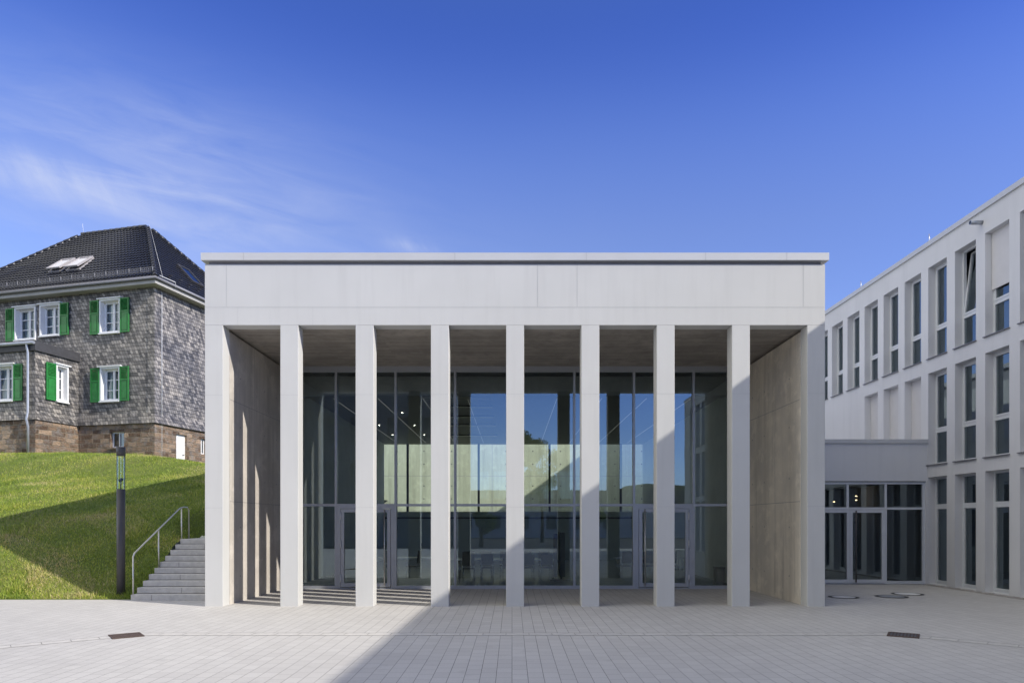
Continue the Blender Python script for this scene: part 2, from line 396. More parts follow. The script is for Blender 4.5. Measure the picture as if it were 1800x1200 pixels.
def slate():
    k = NT("weathered_slate"); uv = k.uv(0, (1, 1, 1))
    sep = k.n("ShaderNodeSeparateXYZ"); k.l(uv, sep.inputs[0])
    u2 = k.math('ADD', sep.outputs[0], k.math('MULTIPLY', sep.outputs[1], 0.0))
    # each course leans: skew inside the row
    H = 0.20
    row = k.math('FRACT', k.math('DIVIDE', sep.outputs[1], H))
    sk = k.math('ADD', u2, k.math('MULTIPLY', row, 0.10))
    cmb = k.n("ShaderNodeCombineXYZ"); k.l(sk, cmb.inputs[0]); k.l(sep.outputs[1], cmb.inputs[1])
    br = k.n("ShaderNodeTexBrick"); k.l(cmb.outputs[0], br.inputs[0]); br.inputs["Scale"].default_value = 1.0
    br.inputs["Brick Width"].default_value = 0.165; br.inputs["Row Height"].default_value = H; br.inputs["Mortar Size"].default_value = 0.012
    br.inputs["Mortar Smooth"].default_value = 0.4; br.inputs["Bias"].default_value = 0.05; br.offset = 0.43; br.offset_frequency = 2
    br.inputs["Color1"].default_value = (0.064, 0.064, 0.068, 1); br.inputs["Color2"].default_value = (0.375, 0.355, 0.33, 1); br.inputs["Mortar"].default_value = (0.035, 0.035, 0.04, 1)
    big = k.noise(k.pos(), 0.9, 5, 0.65); fine = k.noise(k.pos(), 14, 4)
    col = k.mix(br.outputs[0], k.ramp(big, [(0.3, (0.55, 0.56, 0.60)), (0.7, (1.28, 1.22, 1.12))]), 1.0, 'MULTIPLY')
    col = k.mix(col, k.ramp(fine, [(0.3, (0.7, 0.7, 0.72)), (0.7, (1.15, 1.15, 1.12))]), 0.7, 'MULTIPLY')
    # overlapping courses: each slate slopes outward to its lower edge
    hh = k.math('ADD', k.math('MULTIPLY', k.math('SUBTRACT', 1.0, row), 0.9), k.math('MULTIPLY', br.outputs[1], -0.6))
    hh = k.math('ADD', hh, k.math('MULTIPLY', fine, 0.3))
    k.bump(hh, 0.75, 0.035)
    return k.base(col, 0.5)
M_slate = slate()

def stone():
    k = NT("sandstone_blocks"); uv = k.uv()
    wob = k.noise(uv, 1.5, 2); 
    ad = k.n("ShaderNodeVectorMath", operation='ADD'); k.l(uv, ad.inputs[0])
    sc_ = k.n("ShaderNodeVectorMath", operation='SCALE'); sc_.inputs["Scale"].default_value = 0.12
    tn = k.n("ShaderNodeTexNoise"); tn.inputs["Scale"].default_value = 1.3; k.l(uv, tn.inputs["Vector"]); k.l(tn.outputs["Color"], sc_.inputs[0]); k.l(sc_.outputs[0], ad.inputs[1])
    br = k.n("ShaderNodeTexBrick"); k.l(ad.outputs[0], br.inputs[0]); br.inputs["Scale"].default_value = 1.0
    br.inputs["Brick Width"].default_value = 0.52; br.inputs["Row Height"].default_value = 0.245; br.inputs["Mortar Size"].default_value = 0.022
    br.inputs["Mortar Smooth"].default_value = 0.5; br.offset = 0.45; br.squash = 1.5; br.squash_frequency = 3
    br.inputs["Color1"].default_value = (0.15, 0.092, 0.058, 1); br.inputs["Color2"].default_value = (0.62, 0.45, 0.31, 1); br.inputs["Mortar"].default_value = (0.44, 0.375, 0.29, 1)
    big = k.noise(k.pos(), 1.6, 5, 0.6); fine = k.noise(k.pos(), 9, 6, 0.7)
    col = k.mix(br.outputs[0], k.ramp(big, [(0.3, (0.72, 0.70, 0.68)), (0.7, (1.2, 1.18, 1.15))]), 1.0, 'MULTIPLY')
    col = k.mix(col, k.ramp(fine, [(0.3, (0.7, 0.7, 0.7)), (0.75, (1.15, 1.15, 1.15))]), 0.8, 'MULTIPLY')
    hue = k.noise(k.pos(), 2.6, 2)
    col = k.mix(col, (0.36, 0.33, 0.30), k.math('MULTIPLY', k.math('SUBTRACT', hue, 0.47, True), 3.0, True))
    col = k.mix(col, (0.085, 0.07, 0.06), k.math('MULTIPLY', k.math('SUBTRACT', k.noise(k.pos(), 4.5, 5, 0.7), 0.56, True), 4.0, True))
    k.bump(k.math('ADD', k.math('MULTIPLY', br.outputs[1], -1.0), k.math('MULTIPLY', fine, 1.8)), 1.0, 0.12)
    return k.base(col, 0.85)
M_stone = stone()
def tiles():
    k = NT("glazed_roof_tile"); v = k.noise(k.pos(), 5, 3); c = k.ramp(v, [(0.3, (0.017, 0.018, 0.024)), (0.7, (0.03, 0.031, 0.038))])
    return k.base(c, 0.30)
M_tile = tiles()
def grass_ground():
    k = NT("lawn_soil"); p = k.pos(); big = k.noise(p, 0.35, 5, 0.6); fine = k.noise(p, 9, 6, 0.7)
    c = k.ramp(big, [(0.3, (0.085, 0.125, 0.018)), (0.5, (0.12, 0.165, 0.025)), (0.72, (0.19, 0.19, 0.06))])
    c = k.mix(c, k.ramp(fine, [(0.3, (0.6, 0.6, 0.6)), (0.7, (1.25, 1.2, 1.1))]), 0.9, 'MULTIPLY')
    k.bump(fine, 0.8, 0.06); return k.base(c, 0.9)
M_lawn = grass_ground()
def blade():
    k = NT("grass_blade"); a = k.n("ShaderNodeAttribute"); a.attribute_name = "rnd"
    c = k.ramp(a.outputs["Fac"], [(0.0, (0.12, 0.19, 0.02)), (0.45, (0.275, 0.36, 0.04)), (0.8, (0.46, 0.47, 0.095)), (1.0, (0.56, 0.47, 0.24))])
    big = k.noise(k.pos(), 0.4, 4, 0.6)
    c = k.mix(c, k.ramp(big, [(0.3, (0.8, 0.9, 0.8)), (0.7, (1.18, 1.08, 1.1))]), 1.0, 'MULTIPLY')
    k.base(c, 0.6)
    tl = k.n("ShaderNodeBsdfTranslucent"); k.l(c, tl.inputs[0]); ms = k.n("ShaderNodeMixShader"); ms.inputs[0].default_value = 0.15
    k.l(k.b.outputs[0], ms.inputs[1]); k.l(tl.outputs[0], ms.inputs[2]); k.l(ms.outputs[0], k.o.inputs[0]); return k.m
M_blade = blade()
def leaf():
    k = NT("tree_leaf"); a = k.n("ShaderNodeAttribute"); a.attribute_name = "rnd"
    c = k.ramp(a.outputs["Fac"], [(0.0, (0.05, 0.085, 0.015)), (0.6, (0.12, 0.18, 0.03)), (1.0, (0.24, 0.28, 0.05))])
    k.base(c, 0.6); tl = k.n("ShaderNodeBsdfTranslucent"); k.l(c, tl.inputs[0]); ms = k.n("ShaderNodeMixShader"); ms.inputs[0].default_value = 0.55
    k.l(k.b.outputs[0], ms.inputs[1]); k.l(tl.outputs[0], ms.inputs[2]); k.l(ms.outputs[0], k.o.inputs[0]); return k.m
M_leaf = leaf()
def woods():
    k = NT("wooded_hill"); p = k.pos(); v = k.noise(p, 0.12, 8, 0.75)
    k.bump(v, 1.0, 6.0)
    return k.base(k.ramp(v, [(0.3, (0.015, 0.028, 0.010)), (0.7, (0.07, 0.095, 0.028))]), 0.95)
M_wood2 = woods()
M_gravel = plain("gravel", (0.33, 0.31, 0.29), 0.9, 0, 0.5, 60, 0.6)
M_tar = plain("asphalt", (0.055, 0.055, 0.058), 0.9, 0, 0.2, 30)
M_asph = plain("far_ground", (0.16, 0.17, 0.11), 0.9, 0, 0.3, 0.3)

# ------------------------------------------------------------------ ground, hill, lawn
def px(x, Y): return (x - 900) / 1200 * Y
g = MB(); g.face([(-2500, -2500, -0.06), (2500, -2500, -0.06), (2500, 2500, -0.06), (-2500, 2500, -0.06)])
tag(g.build("ground", M_asph), kind="structure")
YL = 15.05
pl = MB(); pl.face([(-30, -9, 0), (11.35, -9, 0), (11.35, YL + .1, 0), (-30, YL + .1, 0)]); pl.face([(-6.24, YL + .1, 0), (11.35, YL + .1, 0), (11.35, 18.9, 0), (-6.24, 18.9, 0)])
pl.face([(-8.4, YL + .1, 0), (-6.24, YL + .1, 0), (-6.24, 17.1, 0), (-8.4, 17.1, 0)])
tag(pl.build("plaza", M_pave), kind="structure")

rd = MB(); rd.face([(-60, -40, -.02), (60, -40, -.02), (60, -9.15, -.02), (-60, -9.15, -.02)]); rd.box(-60, 60, -9.149, -9.001, -.03, .01, 1)  # dark asphalt added out of view to darken the glass's lower reflections
tag(rd.build("added_road", [M_tar, M_pave2]), kind="structure")
PY = [14.7, 15.05, 15.4, 16.0, 16.84, 18.3, 21.1, 25.3, 29.0, 30.5, 80]
PZ = [-0.05, -0.01, 0.10, 0.52, 1.10, 1.79, 2.56, 3.47, 4.55, 4.60, 4.9]
def hill_z(X, Y):
    z = np.interp(Y, PY, PZ)
    pxx = X / Y * 1200 + 900
    yl = np.interp(pxx, [0, 137, 200, 230, 272, 300, 330, 360, 500], [798, 799, 800, 801, 805, 810, 816, 823, 850])
    zc = EYE + (918 - yl) / 1200 * 29.4
    t = np.clip((Y - 25.0) / 4.2, 0, 1)
    z = z * (1 - t) + np.where(Y > 25, np.minimum(zc, 4.62), z) * t
    # ground drops again beside the house's side door
    d = np.clip((Y - 29.6) / 1.2, 0, 1) * np.clip((X + 15.9) / 0.7, 0, 1)
    z = z - 0.55 * d
    # gentler beside and behind the stair landing
    s = np.clip((X + 8.75) / 0.4, 0, 1)
    zs = np.minimum(z, np.maximum(1.22, 1.22 + (Y - 18.2) * 0.46))
    z = np.where((s > 0) & (Y > 16.9), z * (1 - s) + zs * s, z)
    z = z + 0.03 * np.sin(X * 1.3 + Y * 0.7) * np.clip((Y - 16) / 2, 0, 1) * np.clip((29 - Y) / 3, 0, 1)
    return z
def in_stairs(X, Y): return (X > -8.36) & (Y < 18.4)
xs = np.concatenate([np.arange(-48, -28, 2.0), np.arange(-28, -8.4, 0.35), np.array([-8.36, -8.0, -7.6, -7.2, -6.8, -6.5, -6.27])])
ys = np.concatenate([np.arange(14.75, 18.4, 0.15), np.array([18.4]), np.arange(18.7, 34, 0.35), np.arange(34, 80, 4.0)])
h = MB(); GX, GY = np.meshgrid(xs, ys); GZ = hill_z(GX, GY)
h.v = [(float(a), float(b), float(c)) for a, b, c in zip(GX.ravel(), GY.ravel(), GZ.ravel())]
nx = len(xs)
for j in range(len(ys) - 1):
    for i in range(nx - 1):
        xm, ym = (xs[i] + xs[i + 1]) / 2, (ys[j] + ys[j + 1]) / 2
        if xm > -8.36 and ym < 18.4: continue
        h.f.append((j * nx + i, j * nx + i + 1, (j + 1) * nx + i + 1, (j + 1) * nx + i)); h.m.append(0); h.sm.append(True)
tag(h.build("hillside", M_lawn), kind="structure")

# grass blades on the visible slope
N = 230000
Yb = 15.12 + (30.0 - 15.12) * rng.random(N) ** 1.25
Xb = -1.15 * Yb + (1.0 - rng.random(N) ** 1.35) * (1.15 * Yb - 6.3)
keep = ~in_stairs(Xb, Yb)
# keep blades out of the house footprint
cx, cy = Xb + 15.71, Yb - 30; ca, sa = math.cos(R(-14.25)), math.sin(R(-14.25))
lx, ly = cx * ca + cy * sa, -cx * sa + cy * ca
keep &= ~((lx < 0.05) & (ly > -0.05)) & ~((lx < -4.05) & (ly > -2.2))
Xb, Yb = Xb[keep], Yb[keep]; N = len(Xb); Zb = hill_z(Xb, Yb)
ang = rng.random(N) * 6.283; hgt = (0.028 + 0.05 * rng.random(N) ** 2) * (1 + 0.8 * (np.sin(Xb * 2.1) * np.sin(Yb * 1.7) > 0.75))
hgt = hgt * np.where((Yb < 15.5) & (rng.random(N) < 0.15), 2.4, 1.0)
tuft = (np.hypot(Xb + 15.6, Yb - 29.6) < 0.55); hgt = np.where(tuft, hgt * 2.6, hgt)
wd = 0.006 + 0.007 * rng.random(N); lean = rng.normal(0, 0.5, (N, 2)) * hgt[:, None]
co = np.empty((N, 3, 3))
co[:, 0] = np.c_[Xb - np.cos(ang) * wd, Yb - np.sin(ang) * wd, Zb - 0.01]
co[:, 1] = np.c_[Xb + np.cos(ang) * wd, Yb + np.sin(ang) * wd, Zb - 0.01]
co[:, 2] = np.c_[Xb + lean[:, 0], Yb + lean[:, 1], Zb + hgt]
def trimesh(name, co, rnd, mat):
    n = len(co); me = bpy.data.meshes.new(name); k = co.shape[1]
    me.vertices.add(n * k); me.vertices.foreach_set("co", (co.reshape(-1, 3) * S).ravel())
    me.loops.add(n * k); me.loops.foreach_set("vertex_index", np.arange(n * k)); me.polygons.add(n)
    me.polygons.foreach_set("loop_start", np.arange(0, n * k, k))
    me.update(calc_edges=True); me.validate()
    a = me.attributes.new("rnd", 'FLOAT', 'POINT'); a.data.foreach_set("value", np.repeat(rnd, k).astype(np.float32))
    me.materials.append(mat); o = bpy.data.objects.new(name, me); COL.objects.link(o); return o
patch = 0.42 + 0.16 * np.sin(Xb * 1.1 + 2 * np.sin(Yb * 0.8)) + 0.14 * np.sin(Xb * 2.7 - Yb * 1.9 + np.sin(Xb * .7)) + rng.normal(0, 0.22, N)
dry = np.sin(Xb * 0.9 + 1.7 * np.sin(Yb * 1.1)) * np.sin(Yb * 1.3 + 1.3 * np.sin(Xb * 0.6)) > 0.62
patch = np.where(dry, patch + 0.33, patch)
tag(trimesh("grass", co, np.clip(patch, 0, 1), M_blade), kind="stuff")

# drainage channel with its two slanting gutters
def strip(a, b, wd, z):
    a, b = Vector((*a, 0)), Vector((*b, 0)); d = (b - a).normalized(); n = Vector((-d.y, d.x, 0)) * wd / 2
    return [(a - n) + Vector((0, 0, z)), (b - n) + Vector((0, 0, z)), (b + n) + Vector((0, 0, z)), (a + n) + Vector((0, 0, z))]
GL = (px(222, 10.25), 10.25); GR = (px(1588, 10.3), 10.3)
ch = MB()
lines = [((GL[0] + .1, 10.40), (GR[0] - .1, 10.40)), (GL, (GL[0] - 2.6, 8.2)), (GR, (GR[0] + 3.0, 7.75))]
for a, b in lines:
    ch.face(strip(a, b, 0.20, 0.004), 0)
    d = (Vector(b) - Vector(a)).normalized(); n = Vector((-d.y, d.x)) * 0.1
    if n.y < 0: n = -n
    ch.face(strip(Vector(a) + n, Vector(b) + n, 0.012, 0.008), 1)
    L = (Vector(b) - Vector(a)).length; q = 0
    while q < L:
        p = Vector(a) + d * q; ch.face(strip(p - n * 0.9, p + n * 0.9, 0.005, 0.008), 1); q += 0.35
tag(ch.build("drainage_channel", [M_pave2, M_slot]), kind="structure")

# drain grates and manhole covers
def grate(x, y, rot, label, bars_mat):
    o = thing("drain_grate", label, "drain grate", (x, y, 0), rot, "iron drain grates in the paving"); o["turned"] = 1
    w_ = .21; f = MB(); f.box(-w_, w_, -w_, -w_ + .03, .001, .014).box(-w_, w_, w_ - .03, w_, .001, .014).box(-w_, -w_ + .03, -w_ + .03, w_ - .03, .001, .014).box(w_ - .03, w_, -w_ + .03, w_ - .03, .001, .014)
    f.build("frame", M_rust, o)
    b = MB(); i_ = w_ - .032
    for i in range(8): b.box(-i_ + .008 + i * .045, -i_ + .032 + i * .045, -i_, i_, .001, .012)
    b.box(-i_, i_, -.02, .02, .001, .0125); b.face([(-i_, -i_, .0105), (i_, -i_, .0105), (i_, i_, .0105), (-i_, i_, .0105)], 1)
    b.build("grille", [bars_mat, M_rust], o)
grate(GL[0], GL[1], R(38), "rusty iron drain grate in the sunlit paving left of the hall", M_rust)
grate(GR[0], GR[1], R(-32), "dark drain grate in the shaded paving on the right", M_dark)
mcols = [("round manhole cover with pale concrete infill nearest the hall's right pier", 1483, 1049, .30),
         ("round manhole cover with darker grey infill between the two paler ones", 1567, 1048, .32),
         ("round manhole cover with bright pale infill closest to the grey wing", 1595, 1043.5, .32)]
for i, (lab, x, y, r) in enumerate(mcols):
    Y = EYE * 1200 / (y - 918)
    o = thing("manhole_cover", lab, "manhole cover", (px(x, Y), Y, 0), 0, "round manhole covers before the entrance"); o["turned"] = 1
    a = MB(); n = 36
    for q in range(n):
        t0, t1 = 2 * math.pi * q / n, 2 * math.pi * (q + 1) / n
        P = lambda rr, t, z: (rr * math.cos(t), rr * math.sin(t), z)
        a.face([P(r + .03, t0, .006), P(r + .03, t1, .006), P(r - .05, t1, .008), P(r - .05, t0, .008)])
    a.build("ring", M_black, o)
    c = MB(); c.face([(math.cos(2 * math.pi * q / n) * (r - .048), math.sin(2 * math.pi * q / n) * (r - .048), .007) for q in range(n)])
    c.build("infill", [M_blind_refl, M_alu, M_housewhite][i], o)

# gravel strip along the wing
gv = MB(); gv.face([(11.27, 8, .005), (11.448, 8, .005), (11.448, 18.78, .005), (11.27, 18.78, .005)])
for i in range(900):
    x = 11.24 + random.random() * .2; y = 13 + random.random() * 5.7; r = .010 + random.random() * .022
    a = random.random() * 3
    p = [(x + r * math.cos(a + q * 1.257), y + r * math.sin(a + q * 1.257)) for q in range(5)]
    for q in range(5): gv.face([(p[q][0], p[q][1], .003), (p[(q + 1) % 5][0], p[(q + 1) % 5][1], .003), (x, y, .006 + r * .9)])
tag(gv.build("gravel", M_gravel), kind="stuff")

# ------------------------------------------------------------------ the colonnaded hall
XL, XR, YF, YB, YG = -6.24, 6.36, 13.87, 31.35, 17.53
IL, IR = -5.87, 5.99
ZB, ZT = 5.71, 6.936
HB = (0.06, YF, 0)
hall = top("assembly_hall", "white flat-roofed hall with nine slender front columns and a glazed entrance behind them", "hall", HB)
b = MB(); b.box(XL, XR, YF, YF + .32, ZB, ZT)
# panel joints, 2 mm proud
def jline(x0, x1, z0, z1, y=YF): b.face([(x0, y - .002, z0), (x1, y - .002, z0), (x1, y - .002, z1), (x0, y - .002, z1)], 1)
zj = EYE + (918 - 540) / 1200 * YF
jline(XL, px(1449, YF), zj - .003, zj + .003)
for x, y0, y1 in ((398, 465, 539), (945, 465, 539), (1014.5, 465, 539), (1412, 465, 539)):
    jline(px(x, YF) - .003, px(x, YF) + .003, EYE + (918 - y1) / 1200 * YF, EYE + (918 - y0) / 1200 * YF)
for x in (418, 550): jline(px(x, YF) - .0015, px(x, YF) + .0015, ZB, zj)
b.build("fascia", [M_white, M_joint], hall, bevel=0)
CX = [0.0624 + 1.5297 * (i - 4) for i in range(9)]
for i, x in enumerate(CX):
    hw = .182; c = MB()
    x0, x1 = x - hw, x + hw
    if i == 0: x0 = XL
    if i == 8: x1 = XR
    c.bevbox(x0, x1, YF, YF + .32, 0, ZB - .004, .006)
    for z in ((4.29, ) if i % 2 else (2.0, 4.29)):
        z += 0.004 * i
        c.face([(x0 + .006, YF - .0015, z - .002), (x1 - .006, YF - .0015, z - .002), (x1 - .006, YF - .0015, z + .002), (x0 + .006, YF - .0015, z + .002)], 1)
    c.build("column", [M_white, M_joint], hall)
wl_ = MB(); wl_.box(XL, XL + .18, YF + .321, YB, 0, 6.6).box(XR - .18, XR, YF + .321, YB, 0, 6.6)
wl_.box(XL + .18, XR - .18, YB - .05, YB + .2, 5.305, 6.6)
wl_.build("wall", M_white, hall)
def porch_wall(x, sgn, mat):
    m = MB()
    m.box(min(x, x + sgn * .185), max(x, x + sgn * .185), YF + .321, YG + .1, 0, ZB - .05)
    f = x - sgn * .0015
    def jl(y0, y1, z0, z1, mi=1): m.face([(f, y0, z0), (f, y1, z0), (f, y1, z1), (f, y0, z1)], mi)
    for z in (2.14, 4.26): jl(YF + .33, YG, z - .004, z + .004)
    for z in (0, 2.15, 4.27): jl(15.55 - .005, 15.55 + .005, z, z + 1.38 if z > 4 else z + 2.10)
    for yy in (14.75, 16.2, 17.0):
        for z in (.55, 1.6, 2.65, 3.75, 4.8):
            n = 8; m.face([(f, yy + .018 * math.cos(q * .785), z + .018 * math.sin(q * .785)) for q in range(n)], 1)
    return m.build("porch_wall", [mat, M_sill], hall)
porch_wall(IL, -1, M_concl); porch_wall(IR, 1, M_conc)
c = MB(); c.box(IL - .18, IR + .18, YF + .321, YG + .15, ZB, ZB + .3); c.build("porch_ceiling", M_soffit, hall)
r_ = MB(); r_.box(XL + .06, XR - .06, YF + .06, YB - .05, ZT - .32, 7.005); r_.build("roof", M_recess, hall)
cp = MB(); o_ = .058
cp.box(XL - o_, XR + o_, YF - o_, YF + .3, 7.006, 7.156).box(XL - o_, XL + .3, YF + .301, YB + .2, 7.006, 7.156).box(XR - .3, XR + o_, YF + .301, YB + .2, 7.006, 7.156)
for x in (430, 800, 1030, 1239, 1381):
    X = px(x, YF); cp.face([(X - .004, YF - o_ - .002, 7.006), (X + .004, YF - o_ - .002, 7.006), (X + .004, YF - o_ - .002, 7.156), (X - .004, YF - o_ - .002, 7.156)], 1)
cp.build("coping", [M_coping, M_joint], hall)

# glass front: mullions, rails, panes, two doors
MU = [px(590.7 + 104.7 * i, YG) for i in range(7)]
xsG = [IL] + MU + [IR]
ZTR, ZHD, ZG = 2.15, 5.62, 0.03
fr = MB()
for x in MU: fr.box(x - .028, x + .028, YG - .03, YG + .12, ZG, ZHD)
for x in (IL, IR - .05): fr.box(x, x + .05, YG - .02, YG + .10, ZG, ZHD)
edges = [(xsG[i] + (.05 if i == 0 else .028), xsG[i + 1] - (.05 if i == 7 else .028)) for i in range(8)]
DOORS = {1: 1, 6: -1}
for i, (a, c2) in enumerate(edges):
    fr.box(a, c2, YG - .02, YG + .08, ZTR - .03, ZTR + .03)
    fr.box(a, c2, YG - .02, YG + .08, ZHD - .06, ZHD)
    if i not in DOORS: fr.box(a, c2, YG - .02, YG + .08, ZG, ZG + .055)
fr.box(IL, IR, YG - .01, YG + .09, ZHD + .001, ZB - .001)
fr.box(IL, IR, YG - .03, YG + .12, 0.002, ZG - .001)
gf = fr.build("glass_front", M_alu, hall)
def pane(x0, x1, y, z0, z1, parent, mat=M_glass, root=hall):
    p = MB(); p.face([(x0, y, z0), (x1, y, z0), (x1, y, z1), (x0, y, z1)]); p.build("pane", mat, parent, root)
for i, (a, c2) in enumerate(edges):
    pane(a, c2, YG + .03, ZTR + .03, ZHD - .06, gf)
    if i not in DOORS: pane(a, c2, YG + .03, ZG + .055, ZTR - .03, gf)
    else:
        hs = DOORS[i]      # +1: handle on the right
        j = MB(); j.box(a, a + .09, YG - .02, YG + .08, ZG, ZTR - .03).box(c2 - .09, c2, YG - .02, YG + .08, ZG, ZTR - .03).box(a + .09, c2 - .09, YG - .02, YG + .08, ZTR - .09, ZTR - .03)
        j.build("door_frame", M_alu, hall)
        l0, l1, z0, z1 = a + .1, c2 - .1, ZG + .02, ZTR - .1
        d = MB(); st = .085
        d.box(l0, l0 + st, YG - .035, YG + .045, z0, z1).box(l1 - st, l1, YG - .035, YG + .045, z0, z1)
        d.box(l0 + st, l1 - st, YG - .035, YG + .045, z1 - st, z1).box(l0 + st, l1 - st, YG - .035, YG + .045, z0, z0 + .1)
        dr = d.build("door", M_alu, hall)
        pane(l0 + st, l1 - st, YG + .01, z0 + .1, z1 - st, dr)
        hx = (l1 - .14) if hs > 0 else (l0 + .14)
        hd = MB(); hd.tube([(hx, YG - .11, z0 + .03), (hx, YG - .11, z1 - .02)], .016)
        for z in (z0 + .35, z1 - .35): hd.tube([(hx, YG - .11, z), (hx, YG - .034, z)], .01)
        hd.build("handle", M_steel, dr, hall)
        gx = l0 if hs > 0 else l1
        for z in (z0 + .12, (z0 + z1) / 2, z1 - .28):
            hg = MB(); hg.tube([(gx, YG - .05, z), (gx, YG - .05, z + .2)], .016); hg.build("hinge", M_alul, dr, hall)

# inside the hall
fl = MB(); fl.face([(IL, YG + .12, .006), (IR, YG + .12, .006), (IR, YB + 3.1, .006), (IL, YB + 3.1, .006)]); fl.build("floor", M_floor, hall)
ic = MB(); ic.box(IL, IR, YG + .9, YB - .051, 5.305, 5.56)
for xx in np.arange(-5.2, 5.9, 1.3): ic.box(xx, xx + .013, YG + 1.5, YB - .5, 5.295, 5.304, 1)
ic.box(IL, IR, YG + .55, YG + .898, 5.05, 5.56)
for yy in (19.5, 21, 23, 25, 28):
    ic.box(-2.5, -.6, yy, yy + .25, 5.26, 5.3035, 2)
ic.build("hall_ceiling", [M_ceil, M_line, M_black], hall)
iw = MB(); iw.box(IL - .185, IL, YG + .101, YB, 0, ZB - .05).box(IR, IR + .185, YG + .101, YB, 0, ZB - .05)
iw.box(IL, IR, YB - .05, YB + .1, .007, 2.2)
iw.build("inner_wall", M_intw, hall)
rg = MB()
for x in (716.7, 841.5, 966, 1091): X = px(x, YB); rg.box(X - .05, X + .05, YB - .06, YB + .04, 2.201, 5.304)
rg.box(IL, IR, YB - .09, YB - .051, 1.88, 1.95)
rear = rg.build("rear_window", M_dark, hall)
pane(IL, IR, YB + .05, 2.2, 5.304, rear, M_glass3)
for X in (-4.9, -3.6, -2.3):
    for Y in (19.6, 22.4, 25.2, 28):
        l = MB(); l.face([(X + .018 * math.cos(q * .785), Y - .018 * math.sin(q * .785), 5.289) for q in range(8)]); l.build("downlight", M_spot, hall)

# furniture behind the glass
def table(x0, x1, y, label):
    o = top("conference_table", label, "table", ((x0 + x1) / 2, y, .006), "long white tables in the hall")
    t = MB(); t.box(x0, x1, y - .32, y + .32, .575, .605); t.build("tabletop", M_tbl, o)
    for xx in (x0 + .12, x1 - .12):
        for yy in (y - .25, y + .25):
            q = MB(); q.tube([(xx, yy, .008), (xx, yy, .574)], .02); q.build("leg", M_chrome, o)
def chair(x, y, rot, label, mat, high=.80):
    o = thing("hall_chair", label, "chair", (x, y, .006), rot, "chairs around the hall tables"); o["turned"] = 1
    s = MB(); s.bevbox(-.18, .18, -.18, .18, .36, .40, .04); s.build("seat", mat, o)
    k2 = MB(); k2.face([(-.18, -.17, .47), (.18, -.17, .47), (.17, -.21, high), (-.17, -.21, high)]); k2.face([(.18, -.195, .47), (-.18, -.195, .47), (-.17, -.235, high), (.17, -.235, high)])
    k2.face([(-.17, -.21, high), (.17, -.21, high), (.17, -.235, high), (-.17, -.235, high)]); k2.face([(-.18, -.17, .47), (-.17, -.21, high), (-.17, -.235, high), (-.18, -.195, .47)]); k2.face([(.18, -.17, .47), (.18, -.195, .47), (.17, -.235, high), (.17, -.21, high)])
    k2.build("backrest", mat, o)
    for sx in (-1, 1):
        q = MB(); q.tube([(sx * .17, .17, .003), (sx * .16, .15, .36)], .011, 6); q.build("leg", M_chrome, o)
        q = MB(); q.tube([(sx * .17, -.19, .003), (sx * .16, -.16, .38), (sx * .165, -.19, .5)], .011, 6); q.build("leg", M_chrome, o)
table(-1.7, 1.35, 20.6, "long white table behind the glass front, in the middle of the hall")
table(-4.9, -2.2, 21.6, "long white table deep behind the left glass door")
table(3.2, 5.4, 21.4, "long white table seen through the right glass door")
clist = [(-1.25, 19.75, 0, "black chair standing apart in front of the middle table's left end", M_black, .86)]
words = ["first", "second", "third", "fourth", "fifth"]
for i, x in enumerate((-.72, -.10, .48, 1.02)): clist.append((x, 20.1, 0, f"{words[i]} dark blue chair from the left on the near side of the middle table", M_blue, .78))
for i, x in enumerate((-1.35, -.8, -.2, .45, 1.0)): clist.append((x, 21.15, math.pi, f"{words[i]} dark chair from the left on the far side of the middle table", M_black, .8))
for i, x in enumerate((-4.4, -3.7)): clist.append((x, 21.05, 0, f"{words[i]} black chair from the left at the table behind the left door", M_black, .84))
clist.append((-3.0, 20.7, R(80), "black chair turned sideways at the right end of the left table", M_black, .86))
for i, x in enumerate((3.5, 4.15, 4.8)): clist.append((x, 20.85, 0, f"{words[i]} dark blue chair from the left at the table behind the right door", M_blue, .82))
for a in clist: chair(*a)
tv = top("display_stand", "tall slim black display screen seen edge-on, on a flat foot in the hall", "screen", (px(984, 20.2), 20.2, .006))
X = px(984, 20.2); q = MB(); q.box(X - .02, X + .13, 19.9, 20.7, .12, 1.42); q.build("screen", M_black, tv)
q = MB(); q.box(X - .17, X - .08, 20.0, 20.6, .10, 1.38); q.build("back_panel", M_blue, tv)
q = MB(); q.box(X - .3, X + .3, 19.95, 20.6, .008, .03).tube([(X + .05, 20.3, .03), (X + .05, 20.3, .13)], .03); q.box(X - .08, X - .02, 20.25, 20.35, .5, .6); q.build("foot", M_dark, tv)
bn = top("waste_bin", "dark box-shaped waste bin inside the glass at the hall's right end", "bin", (px(1264, 18.3), 18.3, .006))
X = px(1264, 18.3); q = MB(); q.bevbox(X - .12, X + .12, 18.18, 18.42, .008, .48, .015); q.build("body", M_dark, bn)
q = MB(); q.bevbox(X - .13, X + .13, 18.17, 18.43, .481, .52, .015); q.build("lid", M_black, bn)

